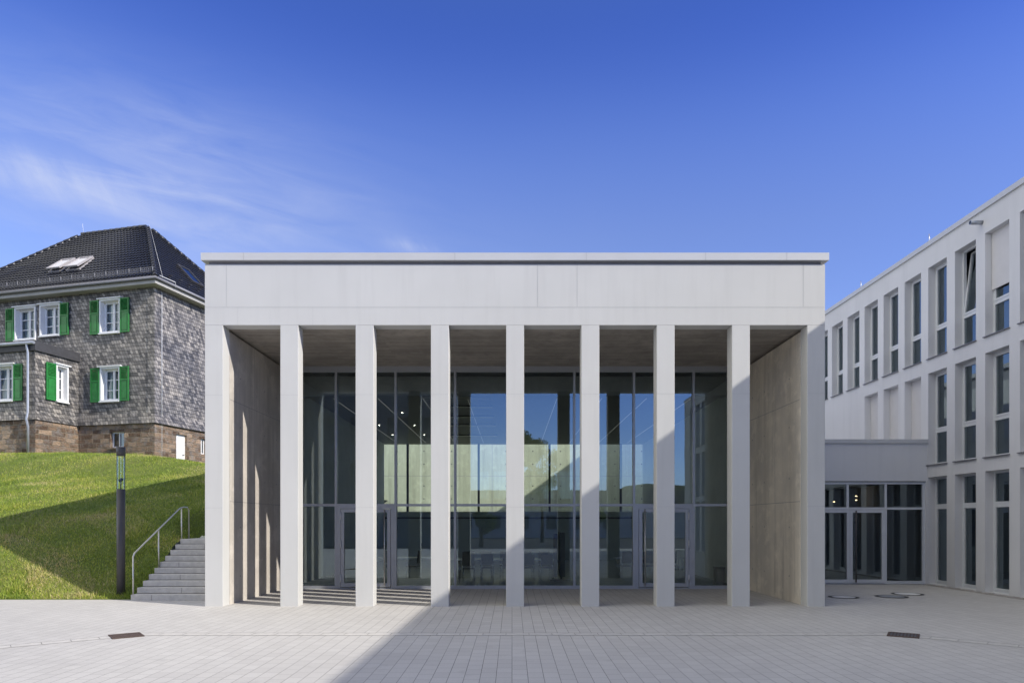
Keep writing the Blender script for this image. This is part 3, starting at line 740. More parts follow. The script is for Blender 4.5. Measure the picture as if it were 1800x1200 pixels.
# courtyard wall behind the hall
cw = MB(); cw.box(-6.9, 9.5, 34.5, 34.8, -.05, 6.4)
for z in (2.3, 4.05): cw.face([(-6.9, 34.498, z - .01), (9.5, 34.498, z - .01), (9.5, 34.498, z + .01), (-6.9, 34.498, z + .01)], 1)
for xx in np.arange(-6.5, 9, 2.75): 
    cw.face([(xx - .01, 34.497, 0), (xx + .01, 34.497, 0), (xx + .01, 34.497, 6.4), (xx - .01, 34.497, 6.4)], 1)
    for dx in (.7, 2.05):
        for z in (2.9, 3.55, 4.65, 5.3): cw.face([(xx + dx + .035 * math.cos(q * .785), 34.496, z + .035 * math.sin(q * .785)) for q in range(8)], 2)
tag(cw.build("courtyard_wall", [M_court, M_joint, M_sill]), "pale sunlit concrete wall with tie holes seen through the hall's glass", "wall")

# ------------------------------------------------------------------ right wing
XW, HW = 11.45, 9.40
wing = top("office_wing", "long three-storey pale grey wing with rows of tall narrow windows on the right", "building", (XW, 14, 0)); WB = Vector((XW, 14, 0))
YFAR, YBEND = 27.0, 8.0
OPN = .8; NEAR = lambda k: 15.72 + 1.13 * k
ROWS = [(6.19, 8.69), (3.28, 5.79), (0.03, 2.94)]
holes = []; win = []     # straight part: u = YFAR - Y
for k_ in range(-6, 9): win.append((k_, 0, 'w')); 
for k_ in range(-6, 3): win.append((k_, 1, 'w')); win.append((k_, 2, 'w'))
for k_ in (3, 4, 5): win.append((k_, 1, 'n'))
for k_, r, t in win:
    z0, z1 = ROWS[r]
    if t == 'n': z0 = 3.86
    holes.append((YFAR - NEAR(k_) - OPN, YFAR - NEAR(k_), z0, z1))
m = MB(); m.facade((XW, YFAR, 0), (0, -1, 0), 0, YFAR - YBEND, 0, HW - .13, holes, .24)
# unseen part, turned a few degrees to slant its shadow on the plaza
bd = Vector((-.55, -16, 0)); BL = bd.length; bdn = bd.normalized()
bholes = []
for j in range(13):
    u = .45 + 1.13 * j
    for z0, z1 in ROWS: bholes.append((u, u + OPN, z0, z1))
m.facade((XW, YBEND, 0), bdn, 0, BL, 0, HW - .13, bholes, .24)
e = Vector((XW, YBEND, 0)) + bd
m.face([(e.x, e.y, 0), (e.x + 12, e.y, 0), (e.x + 12, e.y, HW - .13), (e.x, e.y, HW - .13)])
m.face([(XW, YFAR, HW - .135), (XW, YBEND, HW - .135), (e.x, e.y, HW - .135), (e.x + 12, e.y, HW - .135), (XW + 12, YFAR, HW - .135)])
m.box(XW + .01, XW + .75, YFAR + .01, 40, 0, 10.8)  # unseen tall wall, added to cast the diagonal shadow behind the hall
m.build("wall", M_wing, wing)
core = MB(); core.prism([(XW + .75, YFAR - .1), (XW + .75, YBEND), (e.x + .75, e.y + .1), (e.x + 11.9, e.y + .1), (XW + 11.9, YFAR - .1)][::-1], .01, HW - .2); core.build("room_core", M_room, wing)
cpw = MB()
cpw.prism([(XW - .05, YFAR), (XW - .05, YBEND), (e.x - .05, e.y), (e.x + .4, e.y), (XW + .4, YBEND), (XW + .4, YFAR)][::-1], HW - .13, HW)
cpw.build("coping", M_coping, wing)
# niche panels
for k_ in (3, 4, 5):
    q = MB(); q.box(XW + .2, XW + .26, NEAR(k_) - .02, NEAR(k_) + OPN + .02, 3.84, 5.81); q.build("blind_panel", M_blind_refl, wing)

# one window prototype per row (local: x along the opening, front faces -y, z up from the sill)
def make_window(wd, ht, zt, name="window", low_solid=False, blind_to=None, tilt=False):
    f = MB(); t = .055; d0, d1 = .0, .07
    f.box(0, t, d0, d1, 0, ht).box(wd - t, wd, d0, d1, 0, ht).box(t, wd - t, d0, d1, 0, t).box(t, wd - t, d0, d1, ht - t, ht).box(t, wd - t, d0, d1, zt - .045, zt + .045)
    sash = .045
    spans = [(t, zt - .045), (zt + .045, ht - t)]
    o = bpy.data.objects.new(name, f.mesh(name, M_alul)); COL.objects.link(o)
    for i, (a, c_) in enumerate(spans):
        s = MB(); x0, x1 = t, wd - t
        up = (i == 1) if not low_solid else (i == 0)
        if up:
            s.box(x0, x0 + sash, -.012, .05, a, c_).box(x1 - sash, x1, -.012, .05, a, c_).box(x0 + sash, x1 - sash, -.012, .05, a, a + sash).box(x0 + sash, x1 - sash, -.012, .05, c_ - sash, c_)
            if tilt:      # bottom-hung sash leaning into the room
                s.v = [(x, y + (z - a) * .12, z) for x, y, z in s.v]
            so = bpy.data.objects.new("sash", s.mesh("sash", M_alul)); COL.objects.link(so); so.parent = o
            p = MB(); yy = .02; k3 = .12 if tilt else 0
            p.face([(x0 + sash, yy + k3 * sash, a + sash), (x1 - sash, yy + k3 * sash, a + sash), (x1 - sash, yy + k3 * (c_ - a), c_ - sash), (x0 + sash, yy + k3 * (c_ - a), c_ - sash)])
        else:
            p = MB(); p.face([(x0, .03, a), (x1, .03, a), (x1, .03, c_), (x0, .03, c_)])
        po = bpy.data.objects.new("pane", p.mesh("pane", M_glass2)); COL.objects.link(po); po.parent = o
    bl = MB(); yb = .12 if not tilt else .36
    bl.face([(-.02, yb, 0), (wd + .02, yb, 0), (wd + .02, yb, ht if blind_to is None else zt), (-.02, yb, ht if blind_to is None else zt)])
    bo = bpy.data.objects.new("screen", bl.mesh("screen", M_screen)); COL.objects.link(bo); bo.parent = o
    if blind_to is not None:
        bb = MB(); bb.box(.01, wd - .01, -.045, -.02, blind_to, ht + .0); bb.box(.01, wd - .01, -.05, -.015, blind_to - .03, blind_to - .001)
        q = bpy.data.objects.new("roller_blind", bb.mesh("roller_blind", M_blind_refl)); COL.objects.link(q); q.parent = o
    if not low_solid:
        sl = MB(); sl.box(-.03, wd + .03, -.25, -.001, -.022, -.001)
        q = bpy.data.objects.new("sill", sl.mesh("sill", M_sill)); COL.objects.link(q); q.parent = o
    return o
P_up = make_window(OPN, 2.5, .80); P_mid = make_window(OPN, 2.51, .92); P_low = make_window(OPN, 2.91, 2.13, low_solid=True)
P_bl = make_window(OPN, 2.5, .80, blind_to=1.15); P_tilt = make_window(OPN, 2.5, .80, tilt=True)
protos = [P_up, P_mid, P_low]
def place_win(p, loc, rot):
    c = inst(p, wing, Vector(loc) - WB, rot); return c
for k_, r, t in win:
    if t != 'w': continue
    p = protos[r]
    if r == 0 and k_ == 0: p = P_bl
    if r == 0 and k_ == 1: p = P_tilt
    o = place_win(p, (XW + .2, NEAR(k_) + OPN, ROWS[r][0]), R(-90))
    if p is P_bl: o["label"] = "window with its pale roller blind pulled most of the way down"
    if p is P_tilt: o["label"] = "window with its upper sash tilted open"
rb = math.atan2(bdn.y, bdn.x); nb_ = bdn.cross(Vector((0, 0, 1)))
for j in range(13):
    u = .45 + 1.13 * j; q = Vector((XW, YBEND, 0)) + bdn * u - nb_ * .2
    for r in range(3): place_win(protos[r], (q.x, q.y, ROWS[r][0]), rb)
for p in (P_up, P_mid, P_low, P_bl, P_tilt):
    for ch_ in list(p.children): bpy.data.objects.remove(ch_)
    bpy.data.objects.remove(p)
sp = MB(); sp.tube([(XW - .29, 16.63, 9.0), (XW + .05, 16.63, 9.0)], .052, 14); sp.tube([(XW - .292, 16.63, 9.0), (XW - .28, 16.63, 9.0)], .04, 14, 1); sp.build("overflow_spout", [M_zinc, M_black], wing)
for x, Y in ((1627, 18.9), (1509, 22.6)):
    q = MB(); q.tube([(XW + .1, Y, HW), (XW + .1, Y, HW + .28)], .012, 6); q.build("lightning_rod", M_steel, wing)

# ------------------------------------------------------------------ low entrance block between hall and wing
YE = 18.8; ent = top("entrance_block", "low grey entrance block with a glazed double door between hall and wing", "building", (8.9, YE, 0))
EX0, EX1 = XR + .004, XW - .004
XG1 = px(1628, YE)
m = MB(); m.facade((EX0, YE, 0), (1, 0, 0), 0, EX1 - EX0, 0, 3.88, [(.0, XG1 - EX0, .0, 2.84)], .1)
m.box(EX0, EX1 + .2, YE + .15, 26.9, 3.0, 3.87)
m.build("wall", M_wing, ent)
q = MB(); q.box(EX0, EX1 - .002, YE - .04, YE + .3, 3.881, 3.99); q.build("coping", M_coping, ent)
q = MB(); q.box(EX0, EX1 + .3, 25, 25.1, 0, 3).box(EX1 + .1, EX1 + .2, YE + .3, 25, 0, 3); q.build("back_wall", M_room, ent)
q = MB(); q.face([(EX0, YE + .05, .007), (EX1 + .1, YE + .05, .007), (EX1 + .1, 25, .007), (EX0, 25, .007)]); q.build("floor", M_room, ent)
xm1, xm2, xd = px(1491.7, YE), px(1558.8, YE), px(1426, YE)
f = MB(); yf0, yf1 = YE + .05, YE + .13
for a, b2 in ((XG1 - .07, XG1), (xm2 - .03, xm2 + .03)): f.box(a, b2, yf0, yf1, .03, 2.82)
f.box(xm1 - .03, xm1 + .03, yf0, yf1, 2.12, 2.75); f.box(xd - .03, xd + .03, yf0, yf1, .03, 2.82)
for a, b2 in ((EX0, xd - .03), (xd + .03, xm2 - .03), (xm2 + .03, XG1 - .07)):
    if a > b2: continue
    f.box(a, b2, yf0, yf1, 2.76, 2.82); f.box(a, b2, yf0, yf1, 2.06, 2.12)
f.box(xm2 + .03, XG1 - .07, yf0, yf1, .03, .09); f.box(EX0, XG1, yf0 - .01, yf1, .003, .029)
gx = f.build("glazing_frame", M_alul, ent)
for a, b2 in ((xd + .03, xm1 - .03), (xm1 + .03, xm2 - .03), (xm2 + .03, XG1 - .07)): pane(a, b2, yf0 + .04, 2.12, 2.76, gx, M_glass2, ent)
pane(xm2 + .03, XG1 - .07, yf0 + .04, .09, 2.06, gx, M_glass2, ent)
def leafdoor(x0, x1, hx):
    d = MB(); st = .075; z0, z1 = .04, 2.05
    d.box(x0, x0 + st, yf0 - .02, yf1 - .02, z0, z1).box(x1 - st, x1, yf0 - .02, yf1 - .02, z0, z1).box(x0 + st, x1 - st, yf0 - .02, yf1 - .02, z1 - st, z1).box(x0 + st, x1 - st, yf0 - .02, yf1 - .02, z0, z0 + .09)
    o = d.build("door", M_alul, ent); pane(x0 + st, x1 - st, yf0 + .03, z0 + .09, z1 - st, o, M_glass2, ent)
    if hx: 
        hd = MB(); hd.tube([(hx, yf0 - .1, z0 + .02), (hx, yf0 - .1, z1 - .02)], .02)
        for z in (.4, 1.7): hd.tube([(hx, yf0 - .1, z), (hx, yf0 - .018, z)], .012)
        hd.build("handle", M_dark, o, ent)
ms = px(1495, YE)
leafdoor(xd + .04, ms - .004, None); leafdoor(ms + .004, xm2 - .04, ms + .13)
for x, y in ((1466, 882), (1505, 872), (1505, 879), (1590, 879), (1597, 872)):
    Y = 22.0; X = px(x, Y); Z = EYE + (918 - y) / 1200 * Y
    q = MB(); q.tube([(X, Y, Z), (X, Y, Z + .02)], .028, 10); q.build("ceiling_lamp", M_lamp, ent)
q = MB(); q.box(EX0, EX1, YE + .2, 25, 2.86, 2.99); q.build("inner_ceiling", M_room, ent)
X = px(1580, 20.5); q = MB(); q.tube([(X, 20.5, .01), (X, 20.5, 1.35)], .025).tube([(X, 20.5, .008), (X, 20.5, .03)], .18, 16)
o = q.build("barrier_post", M_steel); tag(o, "slim steel post on a round foot behind the entrance glass", "post")

# ------------------------------------------------------------------ stairs, handrail, lamp
stp = top("outdoor_stairs", "grey concrete stairs climbing the lawn beside the hall's left wall", "stairs", (-7.3, 14.9, 0))
SX0, SX1, SY, TR, RS, NS = -8.32, XL - .002, 14.9, .246, .129, 10
for i in range(NS):
    y0 = SY + TR * i; y1 = y0 + TR + (.03 if i < NS - 1 else 1.4)
    m = MB(); zt = RS * (i + 1)
    m.box(SX0, SX1, y0, y1, zt - RS if i else -.02, zt - .0005)
    for q in range(1):
        jx = SX0 + (.45 + ((i * 7) % 5) * .27); m.face([(jx - .004, y0 - .001, zt - RS + .005), (jx + .004, y0 - .001, zt - RS + .005), (jx + .004, y0 - .001, zt - .004), (jx - .004, y0 - .001, zt - .004)], 1)
    if i: m.face([(SX0, y0 - .0012, zt - RS + .001), (SX1, y0 - .0012, zt - RS + .001), (SX1, y0 - .0012, zt - RS + .012), (SX0, y0 - .0012, zt - RS + .012)], 1)
    m.build("step", [M_pave2, M_slot], stp, bevel=.004)
bk = MB(); bk.box(SX0 + .01, SX1, SY + .3, SY + 3.4, -.05, .10); bk.build("stair_base", M_pave2, stp)
hr = top("stair_handrail", "thin steel handrail with three posts along the left side of the stairs", "handrail", (SX0, SY, 0))
def Pt(x, y, Y): return Vector((px(x, Y), Y, EYE + (918 - y) / 1200 * Y))
hx = SX0 - .015
def atY(Y, z): return Vector((hx, Y, z))
ra, rbp = SY + .12, SY + 9.35 * TR
za = EYE + (918 - 972) / 1200 * ra; zb = EYE + (918 - 893) / 1200 * rbp
rail = MB(); rail.tube([atY(ra, za - .08), atY(ra + .05, za), atY(rbp - .06, zb), atY(rbp + .12, zb + .03), atY(rbp + .32, zb + .03), atY(rbp + .4, zb - .04), atY(rbp + .4, RS * 10)], .018, 10); rail.build("rail", M_steel, hr)
ym = SY + 4.9 * TR
for Y, z0, z1 in ((ra, RS, za - .06), (ym, RS * 5, za + (zb - za) * (ym - ra - .05) / (rbp - .06 - ra - .05)), (rbp + .02, RS * 10, zb)):
    q = MB(); q.tube([atY(Y, z0 - .16), atY(Y, z1)], .016, 8); q.build("post", M_steel, hr)
LY = 15.35; lz = lambda z: 1.7 + (z - 1.7) * LY / 15.75; LXp = px(212.5, LY); LZ = float(hill_z(np.array([LXp]), np.array([LY]))[0])
lp = top("light_column", "dark cylindrical lamp column with a glass head at the foot of the grass slope", "street lamp", (LXp, LY, LZ))
q = MB(); q.tube([(LXp, LY, LZ - .1), (LXp, LY, lz(2.47))], .086, 24); q.build("post", M_dark, lp)
q = MB(); q.tube([(LXp, LY, -.02 + LZ - .1), (LXp, LY, LZ - .03)], .17, 24); q.build("foot", M_dark, lp)
q = MB(); q.tube([(LXp, LY, lz(3.24)), (LXp, LY, lz(3.44))], .092, 24); q.build("cap", M_dark, lp)
q = MB(); q.tube([(LXp, LY, lz(2.47)), (LXp, LY, lz(3.24))], .083, 24, caps=False); q.build("glass_cylinder", M_glass3, lp)
q = MB()
q.tube([(LXp - .088, LY, lz(2.46)), (LXp - .088, LY, lz(3.25))], .010, 6).tube([(LXp + .088, LY, lz(2.46)), (LXp + .088, LY, lz(3.25))], .010, 6)
q.build("cage_bar", M_dark, lp)
q = MB(); q.tube([(LXp + .01, LY - .05, lz(2.66)), (LXp + .01, LY + .02, lz(2.70))], .035, 10); q.tube([(LXp, LY, lz(2.47)), (LXp, LY, lz(2.68))], .012, 6); q.build("spotlight", M_black, lp)

# ------------------------------------------------------------------ old slate house (local frame: x right along the front, y into the house)
HROT = -math.atan2(.246, .969)
H0 = Vector((-15.71, 30, 0))
house = thing("slate_house", "old grey slate-clad house with green shutters and dark hipped roof on the grass slope", "house", H0, HROT); house["turned"] = 1
hx_, hy_ = Vector((.969, -.246, 0)), Vector((.246, .969, 0)); _l = math.hypot(.969, .246); hx_ /= _l; hy_ /= _l
def ray_local(x, y, p0, n):
    "where the sight line through a photo pixel meets a plane of the house"
    o = Vector((0, 0, EYE)) - H0; d = Vector(((x - 900) / 1200, 1, (918 - y) / 1200))
    o = Vector((o.dot(hx_), o.dot(hy_), o.z)); d = Vector((d.dot(hx_), d.dot(hy_), d.z)); p0 = Vector(p0); n = Vector(n)
    return o + d * ((p0 - o).dot(n) / d.dot(n))
front = lambda x, y: ray_local(x, y, (0, 0, 0), (0, 1, 0))
right = lambda x, y: ray_local(x, y, (0, 0, 0), (1, 0, 0))
HX0, HY1 = -11.7, 7.6; AX, AY = -4.11, -2.12; ZS, ZW = 6.12, 12.05
def rect(fn, x0, x1, y0, y1): a, b_ = fn(x0, y0), fn(x1, y1); return a, b_
wins = []   # (plane, u0, u1, z0, z1, shutters)
def fwin(x0, x1, y0, y1, sh): a = front(x0, y1); b_ = front(x1, y0); wins.append(("f", a.x, b_.x, a.z, b_.z, sh))
fwin(176, 212.5, 524, 587, ("l", "r")); fwin(177, 212, 644, 706, ("l", "r"))
fwin(71, 107, 533, 592, ("r",)); fwin(27, 64, 538, 599, ("l",))
holesF = [(w_[1] - HX0, w_[2] - HX0, w_[3], w_[4]) for w_ in wins]
m = MB(); m.facade((HX0, 0, 0), (1, 0, 0), 0, -HX0, ZS, ZW, holesF, .32)
m.facade((0, 0, 0), (0, 1, 0), 0, HY1, ZS, ZW, [], .2)
m.face([(HX0, HY1, 3), (HX0, 0, 3), (HX0, 0, ZW), (HX0, HY1, ZW)]); m.face([(0, HY1, 3), (HX0, HY1, 3), (HX0, HY1, ZW), (0, HY1, ZW)])
# vertical slate corner strips, 2 cm proud
m.box(-.34, .02, -.02, -.0005, ZS, ZW); m.box(.0005, .022, .0, .36, ZS, ZW)
# flared skirt over the stone base
m.face([(AX, -.13, ZS - .06), (.13, -.13, ZS - .06), (.004, -.004, ZS + .42), (AX, -.004, ZS + .42)])
m.face([(.13, -.13, ZS - .06), (.13, HY1, ZS - .06), (.004, HY1, ZS + .42), (.004, -.004, ZS + .42)])
m.face([(AX, 0, ZS - .06), (.13, 0, ZS - .06), (.13, -.13, ZS - .06), (AX, -.13, ZS - .06)]); m.face([(0, -.13, ZS - .06), (.13, -.13, ZS - .06), (.13, HY1, ZS - .06), (0, HY1, ZS - .06)])
m.build("wall", M_slate, house)
co_ = MB(); co_.box(HX0 + .7, -.7, .7, HY1 - .5, 4, ZW - .1); co_.build("room_core", M_room, house)
# stone base with basement window and side door
bw = (front(195, 0).x, front(219, 0).x, front(0, 781).z, front(0, 757).z)
dr0, dr1 = right(309, 762), right(327.5, 762); sw0, sw1 = right(352, 0).y, right(361, 0).y
m = MB(); m.facade((HX0, -.03, 0), (1, 0, 0), 0, .03 - HX0, 3.0, ZS - .061, [(bw[0] - HX0, bw[1] - HX0, 5.05, 5.75)], .3)
m.facade((.03, -.03, 0), (0, 1, 0), 0, HY1, 3.0, ZS - .061, [(dr0.y + .03, dr1.y + .03, 3.01, dr0.z), (sw0 + .03, sw1 + .06, 5.0, 5.75)], .3)
m.build("stone_base", M_stone, house)
q = MB(); q.box(bw[0] - .06, bw[1] + .06, -.12, -.031, 4.98, 5.05); q.build("basement_sill", M_stone, house)
def small_window(plane, u0, u1, z0, z1):
    f = MB(); t = .06
    def bx(a, b_, c_, d_, e0=.1, e1=.16): 
        if plane == "f": f.box(a, b_, e0, e1, c_, d_)
        else: f.box(-e1, -e0, a, b_, c_, d_)
    bx(u0, u0 + t, z0, z1); bx(u1 - t, u1, z0, z1); bx(u0 + t, u1 - t, z0, z0 + t); bx(u0 + t, u1 - t, z1 - t, z1); um = (u0 + u1) / 2; bx(um - .03, um + .03, z0 + t, z1 - t)
    o = f.build("basement_window", M_housewhite, house)
    p = MB(); p.face([(u0, .13, z0), (u1, .13, z0), (u1, .13, z1), (u0, .13, z1)] if plane == "f" else [(-.13, u0, z0), (-.13, u1, z0), (-.13, u1, z1), (-.13, u0, z1)]); p.build("pane", M_glass2, o, house)
    p = MB(); p.face([(u0, .28, z0), (u1, .28, z0), (u1, .28, z1), (u0, .28, z1)] if plane == "f" else [(-.26, u0, z0), (-.26, u1, z0), (-.26, u1, z1), (-.26, u0, z1)]); p.build("room_back", M_room, o, house)
small_window("f", bw[0], bw[1], 5.05, 5.75); small_window("r", sw0, sw1 + .03, 5.0, 5.75)
q = MB(); q.box(-.16, -.08, dr0.y, dr1.y, 3.05, dr0.z); d_ = q.build("side_door", M_housewhite, house)
q = MB(); q.tube([(-.08, dr1.y - .1, 4.85), (-.03, dr1.y - .1, 4.85), (-.03, dr1.y - .2, 4.85)], .015, 6); q.build("handle", M_dark, d_, house)

# annex
m = MB(); AH = 9.38
ax1 = ray_local(0, 700, (0, AY, 0), (0, 1, 0)).x
sr = lambda x, y: ray_local(x, y, (AX, 0, 0), (1, 0, 0)); sf = lambda x, y: ray_local(x, y, (0, AY, 0), (0, 1, 0))
a1, a2 = sr(97, 704), sr(119, 645); b1, b2_ = sf(-12, 706), sf(25.5, 640)
m.facade((-10.2, AY, 0), (1, 0, 0), 0, AX + 10.2, ZS, AH - .4, [(b1.x + 10.2, b2_.x + 10.2, b1.z, b2_.z)], .3)
m.facade((AX, AY, 0), (0, 1, 0), 0, -AY, ZS, AH - .4, [(a1.y - AY, a2.y - AY, a1.z, a2.z)], .3)
m.face([(-10.2, AY - .1, ZS - .05), (AX + .1, AY - .1, ZS - .05), (AX + .004, AY - .004, ZS + .3), (-10.2, AY - .004, ZS + .3)]); m.face([(AX + .1, AY - .1, ZS - .05), (AX + .1, -.13, ZS - .05), (AX + .004, -.13, ZS + .3), (AX + .004, AY - .004, ZS + .3)])
m.build("annex_wall", M_slate, house)
m = MB(); m.facade((-10.2, AY - .03, 0), (1, 0, 0), 0, AX + 10.23, 3, ZS - .051, [], .2); m.facade((AX + .03, AY - .03, 0), (0, 1, 0), 0, -AY, 3, ZS - .051, [], .2); m.build("annex_base", M_stone, house)
m = MB(); m.box(-10.3, AX + .1, AY - .1, -.001, AH - .4, AH); m.build("annex_roof", M_slatefas, house)
q = MB(); q.tube([(-10.3, AY - .18, AH - .09), (AX + .12, AY - .18, AH - .09)], .07, 10); q.build("annex_gutter", M_zinc, house)
dpx = sf(54, 700).x
q = MB(); q.tube([(dpx, AY - .18, AH - .12), (dpx, AY - .17, AH - .3), (dpx, AY - .13, AH - .5), (dpx, AY - .13, ZS + .25), (dpx, AY - .2, ZS - .05), (dpx, AY - .12, ZS - .35), (dpx, AY - .12, 4.4)], .05, 10); q.build("downpipe", M_zinc, house)
m = MB(); m.box(-10, AX - .6, AY + .6, -.2, 4, AH - .5); m.build("annex_core", M_room, house)
wins.append(("af", b1.x, b2_.x, b1.z, b2_.z, ("r",))); wins.append(("as", a1.y, a2.y, a1.z, a2.z, ("l",)))

def shutter(parent, P, u0, u1, z0, z1):
    "P(u, d, z): d = distance out from the wall"
    f = MB()
    def bx(a, b_, c_, d_, e0, e1):
        pts = [P(a, e0, c_), P(b_, e0, c_), P(b_, e1, c_), P(a, e1, c_), P(a, e0, d_), P(b_, e0, d_), P(b_, e1, d_), P(a, e1, d_)]
        n = len(f.v); f.v += [tuple(p) for p in pts]
        for q in ((0, 3, 2, 1), (4, 5, 6, 7), (0, 1, 5, 4), (1, 2, 6, 5), (2, 3, 7, 6), (3, 0, 4, 7)): f.f.append(tuple(n + i for i in q)); f.m.append(0); f.sm.append(False)
    s = .05; zm = z0 + (z1 - z0) * .60
    bx(u0, u0 + s, z0, z1, .04, .09); bx(u1 - s, u1, z0, z1, .04, .09)
    for a, c_ in ((z0, z0 + s), (zm, zm + s), (z1 - s, z1)): bx(u0 + s, u1 - s, a, c_, .04, .09)
    bx(u0 + s, u1 - s, z0 + s, zm, .05, .07); bx(u0 + s + .05, u1 - s - .05, z0 + s + .06, zm - .06, .07, .082)
    n = 9; hh = (z1 - s - zm - s) / n
    for i in range(n):
        za_ = zm + s + hh * i; a, b_ = u0 + s, u1 - s
        f.face([P(a, .088, za_), P(b_, .088, za_), P(b_, .05, za_ + hh * .9), P(a, .05, za_ + hh * .9)])
    f.build("shutter", M_green, parent, house)
def house_window(pl_, u0, u1, z0, z1, sh):
    if pl_ == "f": P = lambda u, d, z: (u, -d, z)
    elif pl_ == "af": P = lambda u, d, z: (u, AY - d, z)
    else: P = lambda u, d, z: (AX + d, u, z)
    def boxes(name, mat, L, parent):
        f = MB()
        for a, b_, c_, d_, e0, e1 in L:
            pts = [P(a, e0, c_), P(b_, e0, c_), P(b_, e1, c_), P(a, e1, c_), P(a, e0, d_), P(b_, e0, d_), P(b_, e1, d_), P(a, e1, d_)]
            n = len(f.v); f.v += [tuple(p) for p in pts]
            for q in ((0, 3, 2, 1), (4, 5, 6, 7), (0, 1, 5, 4), (1, 2, 6, 5), (2, 3, 7, 6), (3, 0, 4, 7)): f.f.append(tuple(n + i for i in q)); f.m.append(0); f.sm.append(False)
        return f.build(name, mat, parent, house)
    t = .07
    o = boxes("window", M_housewhite, [(u0, u0 + t, z0, z1, -.32, .06), (u1 - t, u1, z0, z1, -.32, .06), (u0 + t, u1 - t, z1 - t, z1, -.32, .06), (u0 + t, u1 - t, z0, z0 + t, -.32, .06),
        (u0 - .08, u1 + .08, z1 + .001, z1 + .05, -.0, .13), (u0 + .0, u1 - .0, z0 - .05, z0 - .001, 0, .12)], house)
    a, b_, c_, d_ = u0 + t, u1 - t, z0 + t, z1 - t; um = (a + b_) / 2; f0, f1 = -.27, -.2
    L = [(a, a + .07, c_, d_, f0, f1), (b_ - .07, b_, c_, d_, f0, f1), (um - .06, um + .06, c_, d_, f0, f1 + .01), (a + .07, um - .06, c_, c_ + .08, f0, f1), (um + .06, b_ - .07, c_, c_ + .08, f0, f1), (a + .07, um - .06, d_ - .08, d_, f0, f1), (um + .06, b_ - .07, d_ - .08, d_, f0, f1)]
    for q in (1, 2):
        z = c_ + (d_ - c_) * q / 3
        L += [(a + .07, um - .06, z - .018, z + .018, f0 + .01, f1 - .01), (um + .06, b_ - .07, z - .018, z + .018, f0 + .01, f1 - .01)]
    boxes("sash", M_housewhite, L, o)
    p = MB(); p.face([P(a, -.24, c_), P(b_, -.24, c_), P(b_, -.24, d_), P(a, -.24, d_)]); p.build("pane", M_glass2, o, house)
    # net curtains hanging a hand's breadth behind the pane
    for q0, q1 in ((a, a + (b_ - a) * .3), (b_ - (b_ - a) * .3, b_)):
        cu = MB(); n = 10
        for i in range(n):
            e = lambda j: -.42 + .025 * math.sin(j * 2.2)
            ua, ub = q0 + (q1 - q0) * i / n, q0 + (q1 - q0) * (i + 1) / n
            cu.face([P(ua, e(i), c_), P(ub, e(i + 1), c_), P(ub, e(i + 1), d_), P(ua, e(i), d_)], 0, True)
        cu.build("curtain", M_intw, o, house)
    sw = .47
    if "l" in sh: shutter(o, P, u0 - sw - .02, u0 - .02, z0 - .02, z1 - .02)
    if "r" in sh: shutter(o, P, u1 + .02, u1 + sw + .02, z0 - .02, z1 - .02)
for w_ in wins: house_window(*w_)

# eaves, gutter, roof
EO = .45; ZE = 12.30; RW = 3.8 + EO; ZR = 16.68
q = MB(); q.box(HX0 - .4, .4, -.4, HY1 + .4, ZW + .001, ZW + .16); q.build("cornice", M_cornice, house)
q = MB(); q.tube([(HX0 - .5, -EO - .02, ZE - .03), (EO + .02, -EO - .02, ZE - .03), (EO + .02, HY1 + EO, ZE - .03)], .075, 12); q.build("gutter", M_sill, house)
ex0, ex1, ey0, ey1 = HX0 - EO, EO, -EO, HY1 + EO
A = Vector((ex1 - RW, 3.8, ZR)); A2 = Vector((ex0 + RW, 3.8, ZR))
rf = MB()
def slope(c0, c1, a0, a1, rows, wave):
    "tiled slope: eave c0-c1, top a0-a1"
    c0, c1, a0, a1 = map(Vector, (c0, c1, a0, a1)); n = (c1 - c0).cross(a0 - c0).normalized()
    u = (c1 - c0).normalized(); 
    for r in range(rows):
        t0, t1 = r / rows, min(1, (r + 1.0) / rows)
        l0, r0 = c0.lerp(a0, t0), c1.lerp(a1, t0); l1, r1 = c0.lerp(a0, t1), c1.lerp(a1, t1)
        L = (r0 - l0).length; seg = max(1, int(L / .0475)) if wave else 1
        prev = None
        for i in range(seg + 1):
            f = i / seg; b0 = l0.lerp(r0, f); b1 = l1.lerp(r1, f); ph = (b0 - c0).dot(u) / .19 * 2 * math.pi
            wv = (.022 * math.sin(ph)) if wave else 0; wv1 = (.022 * math.sin((b1 - c0).dot(u) / .19 * 2 * math.pi)) if wave else 0
            cur = (b0 + n * (.052 + wv), b1 + n * (.006 + wv1), b0 + n * (.004 + wv))
            if prev: rf.face([prev[0], cur[0], cur[1], prev[1]], 0, False); rf.face([prev[2], cur[2], cur[0], prev[0]])
            prev = cur
slope((ex0, ey0, ZE), (ex1, ey0, ZE), A2, A, 22, True)
slope((ex1, ey0, ZE), (ex1, ey1, ZE), A, A, 24, False)
rf.face([(ex1, ey1, ZE), (ex0, ey1, ZE), A2, A]); rf.face([(ex0, ey1, ZE), (ex0, ey0, ZE), A2])
roof = rf.build("roof", M_tile, house)
cap = MB()
def caps(p, q_, r=.1, step=.36):
    p, q_ = Vector(p), Vector(q_); d = q_ - p; n = int(d.length / step); d.normalize()
    for i in range(n): a = p + d * step * i; cap.tube([a, a + d * step * 1.08], r * 1.12, 8, r2=r * .9)
up = Vector((0, 0, .03))
caps(Vector((ex1, ey0, ZE)) + up, A + up); caps(Vector((ex0, ey0, ZE)) + up, A2 + up); caps(Vector((ex1, ey1, ZE)) + up, A + up); caps(A2 + up, A + up)
cap.build("ridge_tiles", M_tile, roof, house)
